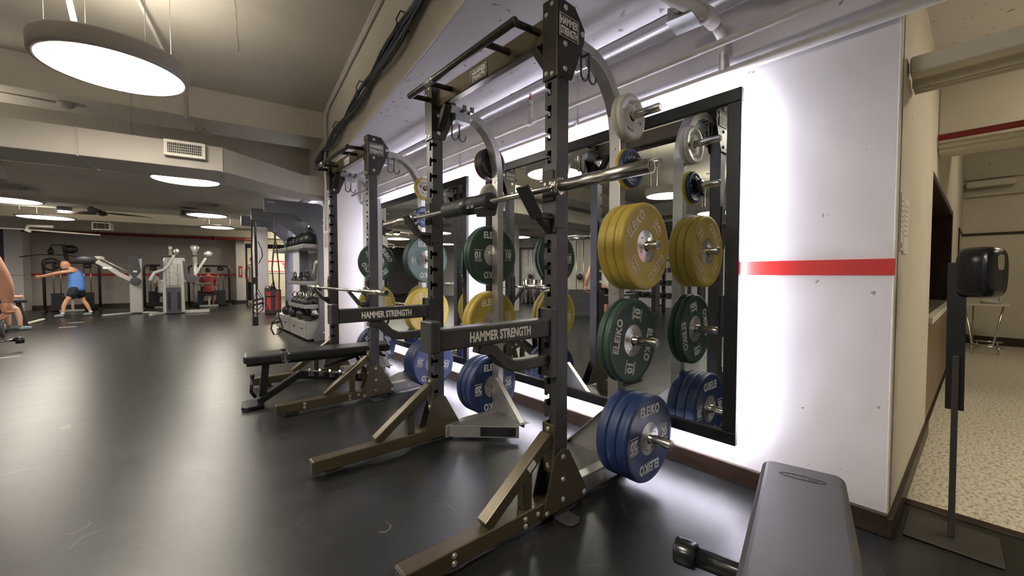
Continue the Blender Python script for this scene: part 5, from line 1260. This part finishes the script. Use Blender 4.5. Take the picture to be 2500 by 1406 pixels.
# --- seated people
def seated(x, y, rz, shirt, label, seat=.47, s=1.0, hairm='hair', skinm='skin', lean=.10):
    t = thing('person', label, 'person', (x, y, 0), rz)
    pel = (0, 0, seat+.10, .11); che = (0, lean, seat+.42, .108); sh = (0, lean+.03, seat+.53, .085)
    body = [[pel, (0, lean*.5, seat+.27, .098), che, sh, (0, lean+.05, seat+.63, .055), (0, lean+.07, seat+.67, .052)],
            [sh, (-.17, lean+.03, seat+.53, .062), (-.22, lean+.12, seat+.30, .045), (-.20, lean+.32, seat+.28, .028), (-.20, lean+.37, seat+.28, .024)],
            [sh, (.17, lean+.03, seat+.53, .062), (.22, lean+.12, seat+.30, .045), (.20, lean+.32, seat+.28, .028), (.20, lean+.37, seat+.28, .024)],
            [pel, (-.11, .10, seat+.08, .078), (-.14, .42, seat+.06, .054), (-.15, .46, .26, .047), (-.15, .47, .09, .032)],
            [pel, (.11, .10, seat+.08, .078), (.14, .42, seat+.06, .054), (.15, .46, .26, .047), (.15, .47, .09, .032)]]
    mb = MB(); vs, fs = chain_geo(body); mb.add(vs, fs, True)
    face(mb, (0, lean+.10, seat+.76), (0, 1, -.1), .95)
    hand(mb, (-.20, lean+.33, seat+.28), (.1, 1, 0), (1, 0, 0), .9, .7, 1); hand(mb, (.20, lean+.33, seat+.28), (-.1, 1, 0), (-1, 0, 0), .9, .7, -1)
    mb.build('body', skinm, t)
    limb_clothes([[(0, -.01, seat+.0, .150), (0, 0, seat+.10, .160), (0, lean*.5, seat+.27, .155), che[:3]+(.160,), (0, lean+.03, seat+.52, .135), (0, lean+.04, seat+.58, .085)], [(0, lean+.03, seat+.52, .135), (-.17, lean+.03, seat+.52, .080), (-.21, lean+.09, seat+.37, .066)], [(0, lean+.03, seat+.52, .135), (.17, lean+.03, seat+.52, .080), (.21, lean+.09, seat+.37, .066)]], 'shirt', shirt, t)
    limb_clothes([[(0, 0, seat+.10, .150), (-.11, .12, seat+.08, .105), (-.13, .34, seat+.07, .088)], [(0, 0, seat+.10, .150), (.11, .12, seat+.08, .105), (.13, .34, seat+.07, .088)]], 'shorts', 'navy', t)
    for fx in (-.15, .15):
        limb_clothes([[(fx, .45, .05, .048), (fx, .55, .045, .046), (fx, .64, .035, .035)]], 'shoe', 'shoe', t)
    m = MB(); m.ell((0, lean+.085, seat+.79), .079, .094, .095, 18, 12); m.build('hair', hairm, t)
    return t
seated(1.21, 17.44, 0, 'redcloth', 'person in a red top seated with back turned at the far machine', .47)
seated(.03, 17.66, .0, 'whitecloth', 'person in pale grey seated half hidden behind the wide silver tower', .47)
seated(-2.62, 12.3, -.9, 'whitecloth', 'person in white seated behind the low machine at the left edge', .40, skinm='skinp')
t = thing('person', 'small figure in pale clothes standing in the far doorway between the straps', 'person', (*wb(.22, 18.2), 0), PI)
body = [[(0, 0, .90, .13), (0, 0, 1.12, .12), (0, 0, 1.30, .13), (0, 0, 1.42, .10), (0, 0, 1.52, .055), (0, .01, 1.57, .052)],
        [(0, 0, 1.42, .10), (-.17, 0, 1.42, .062), (-.22, .02, 1.15, .045), (-.21, .10, .92, .03)], [(0, 0, 1.42, .10), (.17, 0, 1.42, .062), (.22, .02, 1.15, .045), (.21, .10, .92, .03)],
        [(0, 0, .90, .13), (-.09, 0, .82, .10), (-.10, .01, .48, .066), (-.10, 0, .09, .042)], [(0, 0, .90, .13), (.09, 0, .82, .10), (.10, .01, .48, .066), (.10, 0, .09, .042)]]
mb = MB(); vs, fs = chain_geo(body); mb.add(vs, fs, True); face(mb, (0, .03, 1.66), (0, 1, 0)); hand(mb, (-.21, .10, .91), (0, .2, -1), (1, 0, 0), 1, .5, 1); hand(mb, (.21, .10, .91), (0, .2, -1), (-1, 0, 0), 1, .5, -1)
mb.build('body', 'skinp', t)
limb_clothes([[(0, 0, .88, .150), (0, 0, 1.12, .140), (0, 0, 1.30, .148), (0, 0, 1.42, .118)]], 'shirt', 'whitecloth', t)
limb_clothes([[(0, 0, .93, .148), (-.09, 0, .80, .115), (-.10, 0, .12, .07)], [(0, 0, .93, .148), (.09, 0, .80, .115), (.10, 0, .12, .07)]], 'trousers', 'navy', t)
for fx in (-.10, .10): limb_clothes([[(fx, -.03, .05, .046), (fx, .08, .045, .046), (fx, .17, .035, .035)]], 'shoe', 'shoe', t)
m = MB(); m.ell((0, .01, 1.70), .080, .095, .095, 18, 12); m.build('hair', 'hair', t)

# ================================================================== THINGS SEEN ONLY IN THE MIRRORS
def tobx(x, y): return (CT*x-ST*y, ST*x+CT*y)
a_, b_ = tobx(-7.15, 12.3)
struct(B_build(MB().box(a_-.25, a_+.25, b_-.25, b_+.25, 0, 2.6), 'wall_column_left', 'wall', bevel=.01))
a_, b_ = tobx(-3.7, 9.6)
struct(B_build(MB().box(a_-.2, a_+.2, b_-.2, b_+.2, 0, 2.66), 'wall_column_middle', 'wall', bevel=.01))
for k, (x, y) in enumerate(((-5.95, 11.3), (-6.15, 11.05), (-6.3, 10.8))):
    o = MB().lathe([(0, 0), (.12, 0), (.12, .92), (.10, .93), (.10, .88), (0, .88)], seg=28).build('steel_bin', 'steel'); o.location = (x, y, 0); tag(o, f'{["right", "middle", "left"][k]} one of three tall steel cylinders mirrored beside the white column', 'bin', 'tall steel cylinders seen in the mirror')
def cable_station(x, y, rz, label, back='pwhite'):
    t = thing('cable_station', label, 'exercise machine', (x, y, 0), rz)
    MB().box(-.45, .45, .10, .13, .05, 2.15).build('back_panel', back, t, bevel=.01)
    MB().cut().box(-.50, -.44, -.04, .12, 0, 2.2).cut().box(.44, .50, -.04, .12, 0, 2.2).build('machine_post', 'machd', t, bevel=.006)
    MB().box(-.5, .5, -.04, .12, 2.14, 2.22).build('top_beam', 'machd', t, bevel=.006)
    for q in range(14): MB().box(-.32, .32, -.12, .06, .06+q*.046, .06+q*.046+.042).build('weight_plate_block', 'machd', t)
    MB().cut().cyl((-.1, -.03, .1), (-.1, -.03, 2.15), .012).cut().cyl((.1, -.03, .1), (.1, -.03, 2.15), .012).build('guide_rod', 'steel', t)
    MB().ell((0, -.05, 1.05), .09, .05, .09).build('pulley', 'black', t)
    MB().box(-.55, .55, -.5, -.42, 0, .08).build('floor_rail', 'machd', t, bevel=.008)
    return t
cable_station(-4.35, 7.35, 1.1, 'pale backed weight stack station mirrored beside the near rack')
cable_station(-6.75, 11.9, 1.1, 'slim dark cable station mirrored left of the white column', 'mach')
t = thing('window_screen', 'violet screen panel mirrored beside the white column', 'screen', (*wb(-9.28, 13.2), .9), -T)
MB().box(0, .03, -.5, .5, 0, 1.0).build('screen_panel', 'purple', t, bevel=.005)
MB().box(0, .035, -.54, -.5, -.3, 1.3).box(0, .035, .5, .54, -.3, 1.3).box(0, .035, -.5, .5, 1.26, 1.3).box(0, .035, -.5, .5, 1.0, 1.03).build('screen_frame', 'black', t)
# second line of racks with dumbbells opposite the mirrors
t = thing('storage_rack', 'black storage rack of ladder uprights mirrored right of the yellow plates', 'storage rack', (-7.0, 6.3, 0), .05)
for yy in (-1.1, 0, 1.1):
    MB().box(-.04, .04, yy-.04, yy+.04, 0, 2.2).build('rack_post', 'black', t, bevel=.004); MB().box(.5, .58, yy-.04, yy+.04, 0, 2.2).build('rack_post', 'black', t, bevel=.004)
    for zz in (.15, 2.1): MB().box(.04, .5, yy-.03, yy+.03, zz, zz+.07).build('side_rail', 'black', t)
for zz in (.42, .80, 1.18): MB().box(.10, .56, -1.08, 1.08, zz, zz+.03).build('rack_shelf', 'black', t)
for zz in (1.5, 1.75, 2.10): MB().cut().box(.51, .56, -1.08, 1.08, zz, zz+.05).build('cross_rail', 'black', t)
def dumbbell(loc, rz, s, label):
    t = thing('dumbbell', label, 'dumbbell', loc, rz, 'dumbbells on the mirrored storage rack')
    MB().cyl((-.07, 0, 0), (.07, 0, 0), .014, seg=10).build('handle', 'chrome', t)
    MB().cut().cyl((-.14*s, 0, 0), (-.06, 0, 0), .06*s, seg=14).cut().cyl((.06, 0, 0), (.14*s, 0, 0), .06*s, seg=14).build('dumbbell_head', 'kb', t, bevel=.006)
    return t
for r_, zz in enumerate((.453, .833, 1.213)):
    for k in range(8):
        s_ = 1.15-.12*r_
        dumbbell((-7.0+.34, 6.3-.95+k*.27, zz+.06*s_), .05, s_, f'{["first", "second", "third", "fourth", "fifth", "sixth", "seventh", "last"][k]} dumbbell from the near end, {["bottom", "middle", "top"][r_]} shelf of the mirrored rack')
t = thing('power_rack', 'black power rack with crossbars mirrored behind the yellow plates', 'power rack', (-5.2, 4.9, 0), .05)
for xx in (0, 1.1):
    for yy in (-.6, .6): MB().box(xx-.04, xx+.04, yy-.04, yy+.04, 0, 2.45).build('rack_post', 'char', t, bevel=.004)
for yy in (-.6, .6):
    for zz in (.04, 1.9, 2.38): MB().box(.04, 1.06, yy-.035, yy+.035, zz, zz+.08).build('side_rail', 'char', t)
for xx in (0, 1.1): MB().box(xx-.03, xx+.03, -.56, .56, 2.36, 2.44).build('cross_rail', 'char', t)
kettlebell((-5.75, 10.55, 0), 1.1, 'iron kettlebell on the floor mirrored beside the steel cylinders', 'floor kettlebells seen in the mirror')

# hairline plaster cracks on the high ceiling
random.seed(11)
for (p0, p1, lab) in (((-.1, 3.2), (1.0, 3.75), 'thin crack running along the high ceiling plaster towards the cream beam'), ((-.05, 3.2), (-.02, 5.4), 'short rough plaster seam on the high ceiling right of the big lamp')):
    n = 26; pts = []
    for k in range(n+1):
        u = k/n; pts.append((p0[0]+(p1[0]-p0[0])*u+random.uniform(-.008, .008), p0[1]+(p1[1]-p0[1])*u+random.uniform(-.008, .008), 3.549))
    o = MB().tube(pts, .0022, 5).build('plaster_crack', 'pipeg'); o.rotation_euler = (0, 0, -T); tag(o, lab, 'crack', 'plaster cracks on the high ceiling')
